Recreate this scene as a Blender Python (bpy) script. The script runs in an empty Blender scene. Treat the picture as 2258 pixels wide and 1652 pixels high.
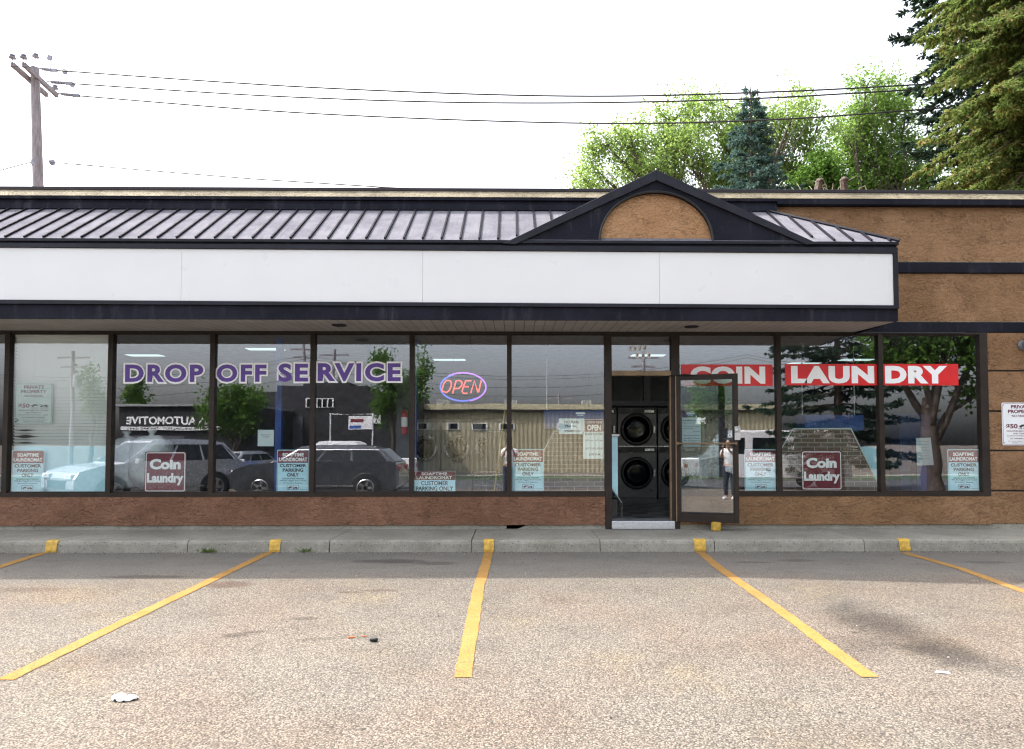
import bpy, math, random
from mathutils import Vector, Matrix, Euler, noise as mnoise
R = math.radians
random.seed(7)
S = bpy.context.scene
COL = S.collection

# ------------------------------------------------------------------ camera
YAW, PITCH, FPX = R(0.65), R(2.15), 1505.0      # photo measured at 2258 x 1652
PPX = 1134 + FPX * math.tan(YAW)
PPY = 975 - FPX * math.tan(PITCH)
CY, CZ = -9.84, 1.39
cam = bpy.data.objects.new("camera", bpy.data.cameras.new("camera"))
COL.objects.link(cam)
cam.location = (0, CY, CZ)
cam.rotation_euler = (R(90) + PITCH, 0, -YAW)
cam.data.lens = FPX / 2258 * 36
cam.data.sensor_width = 36
cam.data.shift_x = -(PPX - 1129) / 2258
cam.data.shift_y = (PPY - 826) / 2258
cam.data.clip_start = 0.05
cam.data.clip_end = 2000
S.camera = cam
CROT = cam.rotation_euler.to_matrix()

# ------------------------------------------------------------------ sky, sun, exposure
SUN = Vector((-0.513, 0.29, 0.808)).normalized()          # towards the sun: behind the building, from the left
w = bpy.data.worlds.new("World"); S.world = w; w.use_nodes = True
wn, wl = w.node_tree.nodes, w.node_tree.links
wn.clear()
sky = wn.new("ShaderNodeTexSky"); sky.sky_type = 'NISHITA'; sky.sun_disc = False
sky.sun_elevation = math.asin(SUN.z); sky.sun_rotation = math.atan2(SUN.x, SUN.y)
sky.air_density = 1.0; sky.dust_density = 6.0; sky.ozone_density = 1.0
hs = wn.new("ShaderNodeHueSaturation"); hs.inputs["Saturation"].default_value = 0.35
bg = wn.new("ShaderNodeBackground"); bg.inputs["Strength"].default_value = 0.15
wo = wn.new("ShaderNodeOutputWorld")
wl.new(sky.outputs[0], hs.inputs["Color"]); wl.new(hs.outputs[0], bg.inputs[0]); wl.new(bg.outputs[0], wo.inputs[0])
sl = bpy.data.lights.new("sun", 'SUN'); sl.energy = 2.0; sl.angle = R(0.6); sl.color = (1, .93, .84)
so = bpy.data.objects.new("sun", sl); COL.objects.link(so)
so.rotation_euler = SUN.to_track_quat('Z', 'Y').to_euler()
S.view_settings.view_transform = 'Standard'; S.view_settings.look = 'None'
S.view_settings.exposure = 2.2; S.view_settings.gamma = 1
S.cycles.use_denoising = True; S.cycles.filter_width = 1.25
S.cycles.max_bounces = 10; S.cycles.transparent_max_bounces = 24
S.cycles.sample_clamp_indirect = 6
S.cycles.caustics_reflective = False; S.cycles.caustics_refractive = False

# ------------------------------------------------------------------ measuring helpers
def ray(px, py):
    return CROT @ Vector(((px - PPX) / FPX, -(py - PPY) / FPX, -1))
def at(px, py, Y=0.0):
    d = ray(px, py); t = (Y - CY) / d.y
    return Vector((d.x * t, Y, CZ + d.z * t))
def onz(px, py, Z):
    d = ray(px, py); t = (Z - CZ) / d.z
    return Vector((d.x * t, CY + d.y * t, Z))
LS = 0.028; KY = -1.14
def lotz(y):
    return LS * (max(y, -25.0) - KY) if y < KY else 0.0
def gnd(px, py):
    d = ray(px, py)                       # z = CZ+dz t ; y = CY+dy t ; z = LS (y-KY)
    t = (LS * (CY - KY) - CZ) / (d.z - LS * d.y)
    return Vector((d.x * t, CY + d.y * t, CZ + d.z * t))
def refl(px, py, D):
    """real point whose mirror image in the shop glass shows at (px,py), D metres along the reflected path"""
    p = at(px, py, D + CY); p.y = -p.y
    return p

# ------------------------------------------------------------------ mesh helpers
ORG = {}
class MB:
    def __init__(s): s.v, s.f = [], []
    def add(s, vs, fs):
        b = len(s.v); s.v += [tuple(v) for v in vs]; s.f += [tuple(i + b for i in f) for f in fs]; return s
    def box(s, x0, x1, y0, y1, z0, z1):
        v = [(x, y, z) for z in (z0, z1) for y in (y0, y1) for x in (x0, x1)]
        return s.add(v, [(0, 2, 3, 1), (4, 5, 7, 6), (0, 1, 5, 4), (2, 6, 7, 3), (0, 4, 6, 2), (1, 3, 7, 5)])
    def hexa(s, p):      # 8 points ordered like box
        return s.add(p, [(0, 2, 3, 1), (4, 5, 7, 6), (0, 1, 5, 4), (2, 6, 7, 3), (0, 4, 6, 2), (1, 3, 7, 5)])
    def cbox(s, c, sz, rot=None):
        h = [q / 2 for q in sz]
        v = [Vector((x * h[0], y * h[1], z * h[2])) for z in (-1, 1) for y in (-1, 1) for x in (-1, 1)]
        if rot is not None: v = [rot @ q for q in v]
        return s.hexa([Vector(c) + q for q in v])
    def prism(s, pts, y0, y1):           # outline in x,z extruded along y
        n = len(pts)
        v = [(p[0], y0, p[1]) for p in pts] + [(p[0], y1, p[1]) for p in pts]
        f = [tuple(range(n)), tuple(range(2 * n - 1, n - 1, -1))]
        f += [(i, i + n, (i + 1) % n + n, (i + 1) % n) for i in range(n)]
        return s.add(v, f)
    def hprism(s, pts, z0, z1):
        n = len(pts)
        v = [(p[0], p[1], z0) for p in pts] + [(p[0], p[1], z1) for p in pts]
        f = [tuple(range(n - 1, -1, -1)), tuple(range(n, 2 * n))]
        f += [(i, (i + 1) % n, (i + 1) % n + n, i + n) for i in range(n)]
        return s.add(v, f)
    def tube(s, pts, r, n=8, cap=True, closed=False):
        pts = [Vector(p) for p in pts]
        rs = r if isinstance(r, (list, tuple)) else [r] * len(pts)
        m = len(pts); b = len(s.v); up = None
        for i, p in enumerate(pts):
            if closed: t = pts[(i + 1) % m] - pts[i - 1]
            else: t = pts[min(i + 1, m - 1)] - pts[max(i - 1, 0)]
            t = t.normalized() if t.length > 1e-9 else Vector((0, 0, 1))
            if up is None:
                up = Vector((0, 0, 1)) if abs(t.z) < .9 else Vector((1, 0, 0))
            a = t.cross(up).normalized(); up = a.cross(t).normalized()
            for k in range(n):
                g = 2 * math.pi * k / n
                s.v.append(tuple(p + (a * math.cos(g) + up * math.sin(g)) * rs[i]))
        for i in range(m if closed else m - 1):
            j = (i + 1) % m
            for k in range(n):
                l = (k + 1) % n
                s.f.append((b + i * n + k, b + i * n + l, b + j * n + l, b + j * n + k))
        if cap and not closed:
            s.f.append(tuple(b + k for k in range(n - 1, -1, -1)))
            s.f.append(tuple(b + (m - 1) * n + k for k in range(n)))
        return s
    def lathe(s, prof, c, axis='Z', n=20):   # prof: (r, h)
        b = len(s.v); c = Vector(c)
        for r_, h in prof:
            for k in range(n):
                g = 2 * math.pi * k / n; x, y = r_ * math.cos(g), r_ * math.sin(g)
                q = (x, y, h) if axis == 'Z' else ((x, h, y) if axis == 'Y' else (h, x, y))
                s.v.append(tuple(c + Vector(q)))
        for i in range(len(prof) - 1):
            for k in range(n):
                l = (k + 1) % n
                s.f.append((b + i * n + k, b + i * n + l, b + (i + 1) * n + l, b + (i + 1) * n + k))
        s.f.append(tuple(b + k for k in range(n - 1, -1, -1)))
        s.f.append(tuple(b + (len(prof) - 1) * n + k for k in range(n)))
        return s
    def text(s, body, x0, x1, z0, z1, y, bold=0.0, shear=0.0, thick=0.0, flip=False, spacing=1.0):
        cu = bpy.data.curves.new("t", 'FONT'); cu.body = body; cu.size = 1; cu.offset = bold; cu.shear = shear
        cu.resolution_u = 4; cu.fill_mode = 'FRONT' if thick == 0 else 'BOTH'; cu.extrude = thick and .5; cu.space_character = spacing
        ob = bpy.data.objects.new("t", cu)
        me = bpy.data.meshes.new_from_object(ob)
        vs = [v.co.copy() for v in me.vertices]; fs = [tuple(p.vertices) for p in me.polygons]
        bpy.data.objects.remove(ob); bpy.data.meshes.remove(me); bpy.data.curves.remove(cu)
        if not vs: return s
        ax, bx = min(v.x for v in vs), max(v.x for v in vs); az, bz = min(v.y for v in vs), max(v.y for v in vs)
        kx = (x1 - x0) / max(bx - ax, 1e-6); kz = (z1 - z0) / max(bz - az, 1e-6)
        out = []
        for v in vs:
            X = x0 + (v.x - ax) * kx
            if flip: X = x0 + x1 - X
            out.append((X, y - v.z * thick, z0 + (v.y - az) * kz))
        return s.add(out, fs)
    def build(s, name, mat, parent=None, local=False, smooth=False, bevel=0.0, seg=2, autos=None):
        o0 = Vector((0, 0, 0)) if (local or parent is None) else ORG[parent.name]
        me = bpy.data.meshes.new(name)
        me.from_pydata([(v[0] - o0.x, v[1] - o0.y, v[2] - o0.z) for v in s.v], [], s.f)
        me.materials.append(mat); me.update()
        if smooth:
            me.polygons.foreach_set("use_smooth", [True] * len(me.polygons))
        ob = bpy.data.objects.new(name, me); COL.objects.link(ob)
        if smooth and autos:
            me.set_sharp_from_angle(angle=R(autos))
        if parent: ob.parent = parent; ORG[ob.name] = ORG[parent.name]
        else: ORG[ob.name] = Vector((0, 0, 0))
        if bevel:
            b = ob.modifiers.new("bevel", 'BEVEL'); b.width = bevel; b.segments = seg; b.limit_method = 'ANGLE'; b.angle_limit = R(40)
        return ob

def tag(o, label=None, cat=None, group=None, kind=None):
    if label: o["label"] = label
    if cat: o["category"] = cat
    if group: o["group"] = group
    if kind: o["kind"] = kind
    return o
def thing(name, label, cat, loc=(0, 0, 0), rz=0.0, group=None, kind=None):
    o = bpy.data.objects.new(name, None); COL.objects.link(o); o.location = loc; o.rotation_euler = (0, 0, rz)
    o.empty_display_size = .2; ORG[o.name] = Vector(loc)
    return tag(o, label, cat, group, kind)
def dup(root, loc, rz=None, label=None):
    def cp(o, par):
        c = o.copy(); COL.objects.link(c); c.parent = par
        for ch in [q for q in bpy.data.objects if q.parent == o and q is not c]: cp(ch, c)
        return c
    c = cp(root, None); c.location = loc
    if rz is not None: c.rotation_euler = (0, 0, rz)
    if label: c["label"] = label
    return c

# ------------------------------------------------------------------ materials
class NT:
    def __init__(s, m): s.t = m.node_tree; s.n = s.t.nodes; s.l = s.t.links
    def new(s, t, **k):
        n = s.n.new("ShaderNode" + t)
        for a, b in k.items(): setattr(n, a, b)
        return n
    def link(s, a, b): s.l.new(a, b)
    def val(s, sock, v):
        if hasattr(v, "node"): s.link(v, sock)
        else: sock.default_value = v
    def math(s, op, a, b=0.0, c=None, clamp=False):
        n = s.new("Math", operation=op); n.use_clamp = clamp
        s.val(n.inputs[0], a); s.val(n.inputs[1], b)
        if c is not None: s.val(n.inputs[2], c)
        return n.outputs[0]
    def mix(s, f, a, b, mode='MIX'):
        n = s.new("Mix", data_type='RGBA', blend_type=mode)
        s.val(n.inputs[0], f)
        for sock, v in ((n.inputs[6], a), (n.inputs[7], b)):
            if hasattr(v, "node"): s.link(v, sock)
            else: sock.default_value = (*v[:3], 1)
        return n.outputs[2]
    def coord(s, which="Object", scale=(1, 1, 1), rot=(0, 0, 0)):
        c = s.new("TexCoord"); m = s.new("Mapping"); m.inputs["Scale"].default_value = scale; m.inputs["Rotation"].default_value = rot
        s.link(c.outputs[which], m.inputs[0]); return m.outputs[0]
    def noise(s, v, scale, detail=4, rough=.55, dist=0.0):
        n = s.new("TexNoise"); s.link(v, n.inputs["Vector"])
        n.inputs["Scale"].default_value = scale; n.inputs["Detail"].default_value = detail
        n.inputs["Roughness"].default_value = rough; n.inputs["Distortion"].default_value = dist
        return n.outputs["Fac"]
    def ramp(s, f, lo, hi, a=0.0, b=1.0, smooth=True):
        n = s.new("MapRange"); n.interpolation_type = 'SMOOTHSTEP' if smooth else 'LINEAR'
        s.val(n.inputs[0], f); n.inputs[1].default_value = lo; n.inputs[2].default_value = hi
        n.inputs[3].default_value = a; n.inputs[4].default_value = b
        return n.outputs[0]
    def bump(s, h, dist, strength=1.0, nrm=None):
        n = s.new("Bump"); n.inputs["Strength"].default_value = strength; n.inputs["Distance"].default_value = dist
        s.link(h, n.inputs["Height"])
        if nrm is not None: s.link(nrm, n.inputs["Normal"])
        return n.outputs[0]
def new_mat(name):
    m = bpy.data.materials.new(name); m.use_nodes = True; t = NT(m); t.n.clear()
    o = t.new("OutputMaterial"); p = t.new("BsdfPrincipled"); t.link(p.outputs[0], o.inputs[0])
    return m, t, p
def mk(name, col, rough=.6, metal=0.0, var=0.25, vs=6.0, bump=0.0, bs=60.0, spec=.5, col2=None, stretch=(1, 1, 1), emit=None, es=0.0, coat=0.0):
    m, t, p = new_mat(name)
    v = t.coord("Object", stretch)
    n = t.noise(v, vs, 5, .6)
    n = t.ramp(n, .3, .7)
    a = tuple(c * (1 - var) for c in col); b = col2 if col2 else tuple(min(1, c * (1 + var * .6)) for c in col)
    t.link(t.mix(n, a, b), p.inputs["Base Color"])
    t.link(t.ramp(t.noise(v, vs * 3, 3), .3, .7, max(.02, rough - .08), min(1, rough + .08)), p.inputs["Roughness"])
    p.inputs["Metallic"].default_value = metal; p.inputs["Specular IOR Level"].default_value = spec
    if coat: p.inputs["Coat Weight"].default_value = coat
    if bump: t.link(t.bump(t.noise(v, bs, 4), bump), p.inputs["Normal"])
    if emit:
        p.inputs["Emission Color"].default_value = (*emit, 1); p.inputs["Emission Strength"].default_value = es
    return m

def stucco(name, col, col2, sc=1.0, stain=.5):
    m, t, p = new_mat(name)
    v = t.coord("Object", (1, 1, 1.9))
    big = t.noise(t.coord("Object"), 1.3, 4, .6)
    mid = t.noise(t.coord("Object"), 7, 4, .65)
    c = t.mix(t.ramp(big, .35, .65), col, col2)
    c = t.mix(t.ramp(mid, .35, .7, 0, stain * .35), c, tuple(q * .55 for q in col))
    # trowel ridges
    n1 = t.noise(v, 8.5 * sc, 3, .5, .5)
    rid = t.math('ABSOLUTE', t.math('SUBTRACT', n1, .5))
    msk = t.ramp(t.noise(v, 3.1, 3), .42, .58)
    rid = t.math('SUBTRACT', 1.0, t.math('MULTIPLY', t.ramp(rid, 0.0, .028, 1, 0), msk))
    n2 = t.noise(v, 15 * sc, 4, .6, .6)
    pl = t.ramp(n2, .47, .53, 0, 1)
    fine = t.noise(v, 160, 3)
    h = t.math('ADD', t.math('MULTIPLY', rid, .5), t.math('ADD', t.math('MULTIPLY', pl, .35), t.math('MULTIPLY', fine, .10)))
    crev_shade = t.ramp(rid, 0, .8, .32, 0)
    c = t.mix(crev_shade, c, tuple(q * .4 for q in col))  # shade of the trowel creases painted into the colour
    t.link(c, p.inputs["Base Color"]); p.inputs["Roughness"].default_value = .85; p.inputs["Specular IOR Level"].default_value = .2
    t.link(t.bump(h, .017, .95), p.inputs["Normal"])
    return m

def leafmat(name, dark, light, tr=.35, tip=None):
    m, t, p = new_mat(name)
    g = t.new("NewGeometry"); rnd = g.outputs["Random Per Island"]
    clump = t.noise(t.coord("Object"), .9, 3)
    f = t.math('ADD', t.math('MULTIPLY', rnd, .6), t.ramp(clump, .3, .7, 0, .4))
    c = t.mix(f, dark, light)
    if tip:
        c = t.mix(t.ramp(t.math('ADD', t.math('MULTIPLY', rnd, .35), t.noise(t.coord("Object"), 2.6, 3)), .72, .85, 0, .8), c, tip)
    o = [n for n in t.n if n.type == 'OUTPUT_MATERIAL'][0]
    d = t.new("BsdfDiffuse"); tl = t.new("BsdfTranslucent"); mx = t.new("MixShader"); mx.inputs[0].default_value = tr
    t.link(c, d.inputs[0]); t.link(t.mix(.6, c, tuple(min(1, q * 1.8) for q in light)), tl.inputs[0])
    t.link(d.outputs[0], mx.inputs[1]); t.link(tl.outputs[0], mx.inputs[2]); t.link(mx.outputs[0], o.inputs[0])
    t.n.remove(p)
    return m

def glassmat(name, f0, tint=(.965, .99, .98)):
    m, t, p = new_mat(name)
    o = [n for n in t.n if n.type == 'OUTPUT_MATERIAL'][0]; t.n.remove(p)
    tr = t.new("BsdfTransparent"); tr.inputs[0].default_value = (*tint, 1)
    gl = t.new("BsdfGlossy"); gl.inputs["Roughness"].default_value = 0.0; gl.inputs[0].default_value = (.93, .93, 1, 1)
    wv = t.noise(t.coord("Object"), 2.2, 1, .3)
    t.link(t.bump(wv, .00035), gl.inputs["Normal"])
    lw = t.new("LayerWeight"); lw.inputs[0].default_value = .5
    f = t.math('ADD', t.math('MULTIPLY', t.math('POWER', lw.outputs["Facing"], 5.0), 1 - f0), f0, clamp=True)
    mx = t.new("MixShader"); t.link(f, mx.inputs[0]); t.link(tr.outputs[0], mx.inputs[1]); t.link(gl.outputs[0], mx.inputs[2])
    t.link(mx.outputs[0], o.inputs[0])
    return m

# --- asphalt, worn down to its pale stones, with oil stains and soft dark bands
def asphalt():
    m, t, p = new_mat("worn_asphalt")
    v = t.coord("Object")
    vo = t.new("TexVoronoi", feature='F1'); vo.inputs["Scale"].default_value = 84; vo.inputs["Randomness"].default_value = 1
    dv = t.new("VectorMath", operation='ADD'); ns = t.new("TexNoise"); ns.inputs["Scale"].default_value = 60
    sc = t.new("VectorMath", operation='SCALE'); sc.inputs["Scale"].default_value = .016
    t.link(v, ns.inputs["Vector"]); t.link(ns.outputs["Color"], sc.inputs[0]); t.link(v, dv.inputs[0]); t.link(sc.outputs[0], dv.inputs[1])
    t.link(dv.outputs[0], vo.inputs["Vector"])
    sep = t.new("SeparateColor"); t.link(vo.outputs["Color"], sep.inputs[0])
    gap = t.ramp(vo.outputs["Distance"], .42, .60, 0, 1)
    v2 = t.new("TexVoronoi", feature='F1'); v2.inputs["Scale"].default_value = 125; t.link(v, v2.inputs["Vector"])
    s2 = t.new("SeparateColor"); t.link(v2.outputs["Color"], s2.inputs[0])
    stone = t.mix(sep.outputs[0], (.128, .113, .096), (.232, .205, .172))
    stone = t.mix(t.ramp(sep.outputs[1], .80, .9), stone, (.095, .083, .072))
    binder = t.mix(s2.outputs[0], (.035, .032, .028), (.11, .097, .082))
    c = t.mix(gap, stone, binder)
    tone = t.noise(v, .55, 5, .6)
    c = t.mix(t.ramp(tone, .40, .68, 0, .5), c, t.mix(1, c, (1.10, .90, .80), 'MULTIPLY'))
    tone2 = t.noise(v, .8, 4, .6, .4)
    c = t.mix(t.ramp(tone2, .52, .75, 0, .5), c, t.mix(1, c, (1.18, 1.05, .78), 'MULTIPLY'))
    tone3 = t.noise(v, 1.7, 5, .7)
    c = t.mix(t.ramp(tone3, .42, .72, 0, .45), c, t.mix(1, c, (.62, .62, .63), 'MULTIPLY'))
    # smooth, dirtier strip along the kerb where cars stop
    sx = t.new("SeparateXYZ"); t.link(v, sx.inputs[0])
    wob = t.math('MULTIPLY', t.math('SUBTRACT', t.noise(v, .8, 3), .5), .9)
    strip = t.ramp(t.math('ADD', sx.outputs[1], wob), -3.0, -2.0, 0, .7)
    fine = t.mix(t.ramp(t.noise(v, 70, 5, .75), .3, .7), (.07, .067, .062), (.17, .163, .152))
    fine = t.mix(t.ramp(t.noise(t.coord('Object', (1, 2.2, 1)), 1.6, 5, .65), .45, .7, 0, .5), fine, (.07, .066, .062))
    c = t.mix(strip, c, fine)
    wp = t.math('MULTIPLY', t.math('SUBTRACT', t.noise(v, 3.5, 4, .65), .5), .9)
    def stain(px, py, hx, hy, ang, col, amt, edge=.55):
        q = gnd(px, py); patch_w(q.x, q.y, hx, hy, ang, col, amt, edge)
    def patch_w(X_, Y_, hx, hy, ang, col, amt, edge=.55):
        nonlocal c
        mp = t.new("Mapping", vector_type='TEXTURE'); mp.inputs["Location"].default_value = (X_, Y_, 0)
        mp.inputs["Rotation"].default_value = (0, 0, ang); mp.inputs["Scale"].default_value = (hx, hy, 1000)
        t.link(v, mp.inputs[0])
        ln = t.new("VectorMath", operation='LENGTH'); t.link(mp.outputs[0], ln.inputs[0])
        d = t.math('ADD', ln.outputs["Value"], wp)
        f = t.ramp(d, 1.0 - edge, 1.0, amt, 0)
        c = t.mix(f, c, t.mix(1, c, col, 'MULTIPLY'))
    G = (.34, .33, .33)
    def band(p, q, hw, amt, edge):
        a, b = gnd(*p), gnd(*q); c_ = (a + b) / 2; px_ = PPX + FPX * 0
        patch_w(c_.x, c_.y, (b - a).length / 2, hw, math.atan2(b.y - a.y, b.x - a.x), G, amt, edge)
    band((1800, 1305), (2130, 1475), .50, .85, .85)  # broad soft-edged bands that darken the asphalt diagonally
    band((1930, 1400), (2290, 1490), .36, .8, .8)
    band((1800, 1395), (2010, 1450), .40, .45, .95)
    stain(860, 1238, .55, .16, 0, G, .7)
    stain(960, 1242, .35, .12, 0, G, .55)
    stain(330, 1272, .55, .1, 0, G, .6)
    stain(500, 1290, .33, .2, 0, (.55, .4, .36), .75)
    stain(520, 1400, .16, .09, .3, G, .65)
    stain(565, 1393, .1, .04, 0, G, .6)
    stain(676, 1364, .17, .07, 0, G, .6)
    stain(690, 1410, .2, .05, .2, G, .4)
    stain(770, 1306, .16, .05, 0, (.5, .4, .38), .6)
    stain(840, 1302, .22, .07, 0, (.5, .4, .38), .6)
    stain(820, 1400, .3, .1, .2, G, .3)
    stain(1890, 1395, .06, .03, 0, G, .6)
    stain(1660, 1240, .3, .07, 0, G, .5)
    stain(1760, 1236, .3, .1, 0, G, .5)
    stain(240, 1450, .55, .3, .4, G, .3, .9)
    stain(60, 1300, .5, .12, 0, (.5, .42, .4), .5)
    stain(2180, 1240, .4, .08, 0, G, .4)
    vo3 = t.new("TexVoronoi", feature='F1'); vo3.inputs["Scale"].default_value = 2.6; t.link(v, vo3.inputs["Vector"])
    c = t.mix(t.ramp(vo3.outputs["Distance"], .025, .05, .85, 0), c, (.03, .028, .026))
    t.link(c, p.inputs["Base Color"]); p.inputs["Roughness"].default_value = .9; p.inputs["Specular IOR Level"].default_value = .25
    h = t.math('ADD', t.math('MULTIPLY', gap, -1.0), t.math('MULTIPLY', s2.outputs[0], .25))
    t.link(t.bump(t.math('MULTIPLY', h, t.math('SUBTRACT', 1.0, strip)), .005, .7), p.inputs["Normal"])
    return m

def concrete(name, a, b, pit=True):
    m, t, p = new_mat(name); v = t.coord("Object")
    c = t.mix(t.ramp(t.noise(v, 1.6, 6, .65), .3, .7), a, b)
    c = t.mix(t.ramp(t.noise(v, 14, 5, .7), .4, .75, 0, .5), c, tuple(q * .62 for q in a))
    fine = t.noise(v, 120, 4)
    c = t.mix(t.ramp(fine, .35, .7, 0, .35), c, tuple(min(1, q * 1.5) for q in b))
    h = fine
    if pit:
        vo = t.new("TexVoronoi", feature='F1'); vo.inputs["Scale"].default_value = 30; t.link(v, vo.inputs["Vector"])
        sp = t.new("SeparateColor"); t.link(vo.outputs["Color"], sp.inputs[0])
        msk = t.math('MULTIPLY', t.ramp(vo.outputs["Distance"], .12, .3, 1, 0), t.ramp(sp.outputs[0], .38, .44))
        c = t.mix(t.math('MULTIPLY', msk, .8), c, (.045, .042, .036))
        msk2 = t.math('MULTIPLY', t.ramp(vo.outputs["Distance"], .12, .3, 1, 0), t.ramp(sp.outputs[1], .72, .76))
        c = t.mix(t.math('MULTIPLY', msk2, .7), c, (.42, .40, .33))
        h = t.math('SUBTRACT', fine, t.math('MULTIPLY', msk, 1.5))
    t.link(c, p.inputs["Base Color"]); p.inputs["Roughness"].default_value = .9
    t.link(t.bump(h, .004, .7), p.inputs["Normal"])
    return m

def linepaint():
    m, t, p = new_mat("yellow_line_paint"); v = t.coord("Object")
    c = t.mix(t.ramp(t.noise(v, 5, 5, .65), .3, .7), (.275, .148, .040), (.30, .175, .06))
    w1 = t.ramp(t.noise(v, 60, 4, .7), .50, .58, 0, .8)
    w2 = t.ramp(t.noise(v, 130, 3, .6), .53, .6, 0, .7)
    big = t.ramp(t.noise(v, 1.1, 3), .4, .7, .55, 1)
    c = t.mix(t.math('MULTIPLY', t.math('MAXIMUM', w1, w2), big), c, (.095, .075, .055))
    t.link(c, p.inputs["Base Color"]); p.inputs["Roughness"].default_value = .9; p.inputs["Specular IOR Level"].default_value = .03
    t.link(t.bump(t.noise(v, 70, 4), .004, .6), p.inputs["Normal"])
    return m

def roofmetal():
    m, t, p = new_mat("faded_roof_metal"); v = t.coord("Object")
    c = t.mix(t.ramp(t.noise(v, 2.5, 6, .7), .3, .7), (.110, .108, .128), (.168, .166, .188))
    st = t.noise(t.coord("Object", (26, 2.0, 2.0)), 1.0, 5, .7)
    c = t.mix(t.ramp(st, .5, .75, 0, .5), c, (.07, .064, .07))
    c = t.mix(t.ramp(t.noise(v, 40, 5, .7), .55, .75, 0, .35), c, (.33, .32, .33))
    t.link(c, p.inputs["Base Color"]); p.inputs["Roughness"].default_value = .9; p.inputs["Specular IOR Level"].default_value = 0.0
    return m

def brickmat():
    m, t, p = new_mat("brown_brick"); v = t.coord("Object", (1, 1, 1), (R(90), 0, 0))
    b = t.new("TexBrick"); t.link(v, b.inputs["Vector"]); b.inputs["Scale"].default_value = 1
    b.inputs["Brick Width"].default_value = .2; b.inputs["Row Height"].default_value = .066; b.inputs["Mortar Size"].default_value = .006
    b.inputs["Color1"].default_value = (.10, .068, .05, 1); b.inputs["Color2"].default_value = (.18, .12, .09, 1); b.inputs["Mortar"].default_value = (.42, .38, .34, 1)
    t.link(t.mix(.25, b.outputs[0], t.mix(t.noise(v, 30, 4), (.05, .04, .03), (.3, .22, .16))), p.inputs["Base Color"]); p.inputs["Roughness"].default_value = .8
    return m

def checker():
    m, t, p = new_mat("checker_floor"); ck = t.new("TexChecker"); ck.inputs["Scale"].default_value = 3.3
    t.link(t.coord("Object"), ck.inputs["Vector"]); ck.inputs["Color1"].default_value = (.02, .02, .022, 1); ck.inputs["Color2"].default_value = (.16, .16, .165, 1)
    t.link(ck.outputs[0], p.inputs["Base Color"]); p.inputs["Roughness"].default_value = .3
    return m

def corrugated(name, col, per=.25):
    m, t, p = new_mat(name)
    wv = t.new("TexWave", wave_type='BANDS', bands_direction='X'); wv.inputs["Scale"].default_value = 0.314 / per
    t.link(t.coord("Object"), wv.inputs["Vector"])
    t.link(t.mix(wv.outputs["Fac"], tuple(q * .8 for q in col), col), p.inputs["Base Color"]); p.inputs["Roughness"].default_value = .6
    t.link(t.bump(wv.outputs["Fac"], .03), p.inputs["Normal"])
    return m

def soffitmat():
    m, t, p = new_mat("soffit_panels"); v = t.coord("Object")
    sx = t.new("SeparateXYZ"); t.link(v, sx.inputs[0])
    fr = t.math('FRACT', t.math('MULTIPLY', sx.outputs[0], 1 / .135))
    gr = t.ramp(t.math('ABSOLUTE', t.math('SUBTRACT', fr, .5)), .455, .485, 0, 1)
    c = t.mix(t.ramp(t.noise(v, 3, 5), .3, .7), (.36, .34, .32), (.45, .43, .405))
    c = t.mix(t.math('MULTIPLY', gr, .8), c, (.05, .042, .036))
    t.link(c, p.inputs["Base Color"]); p.inputs["Roughness"].default_value = .6
    t.link(t.bump(t.math('SUBTRACT', 1.0, gr), .006), p.inputs["Normal"])
    return m

def darkstucco():
    m, t, p = new_mat("dark_painted_stucco"); v = t.coord("Object")
    c = t.mix(t.ramp(t.noise(v, 1.2, 5, .65), .3, .7), (.0075, .008, .014), (.015, .016, .025))
    st = t.noise(t.coord("Object", (5, 1, .7)), 1.0, 5, .7)
    c = t.mix(t.ramp(st, .52, .75, 0, .5), c, (.075, .075, .09))
    sc = t.noise(v, 22, 5, .75, .5)
    c = t.mix(t.ramp(sc, .66, .76, 0, .4), c, (.10, .10, .11))
    t.link(c, p.inputs["Base Color"]); p.inputs["Roughness"].default_value = .75; p.inputs["Specular IOR Level"].default_value = .12
    t.link(t.bump(t.noise(v, 18, 5, .6, .8), .012, .7), p.inputs["Normal"])
    return m

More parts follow.
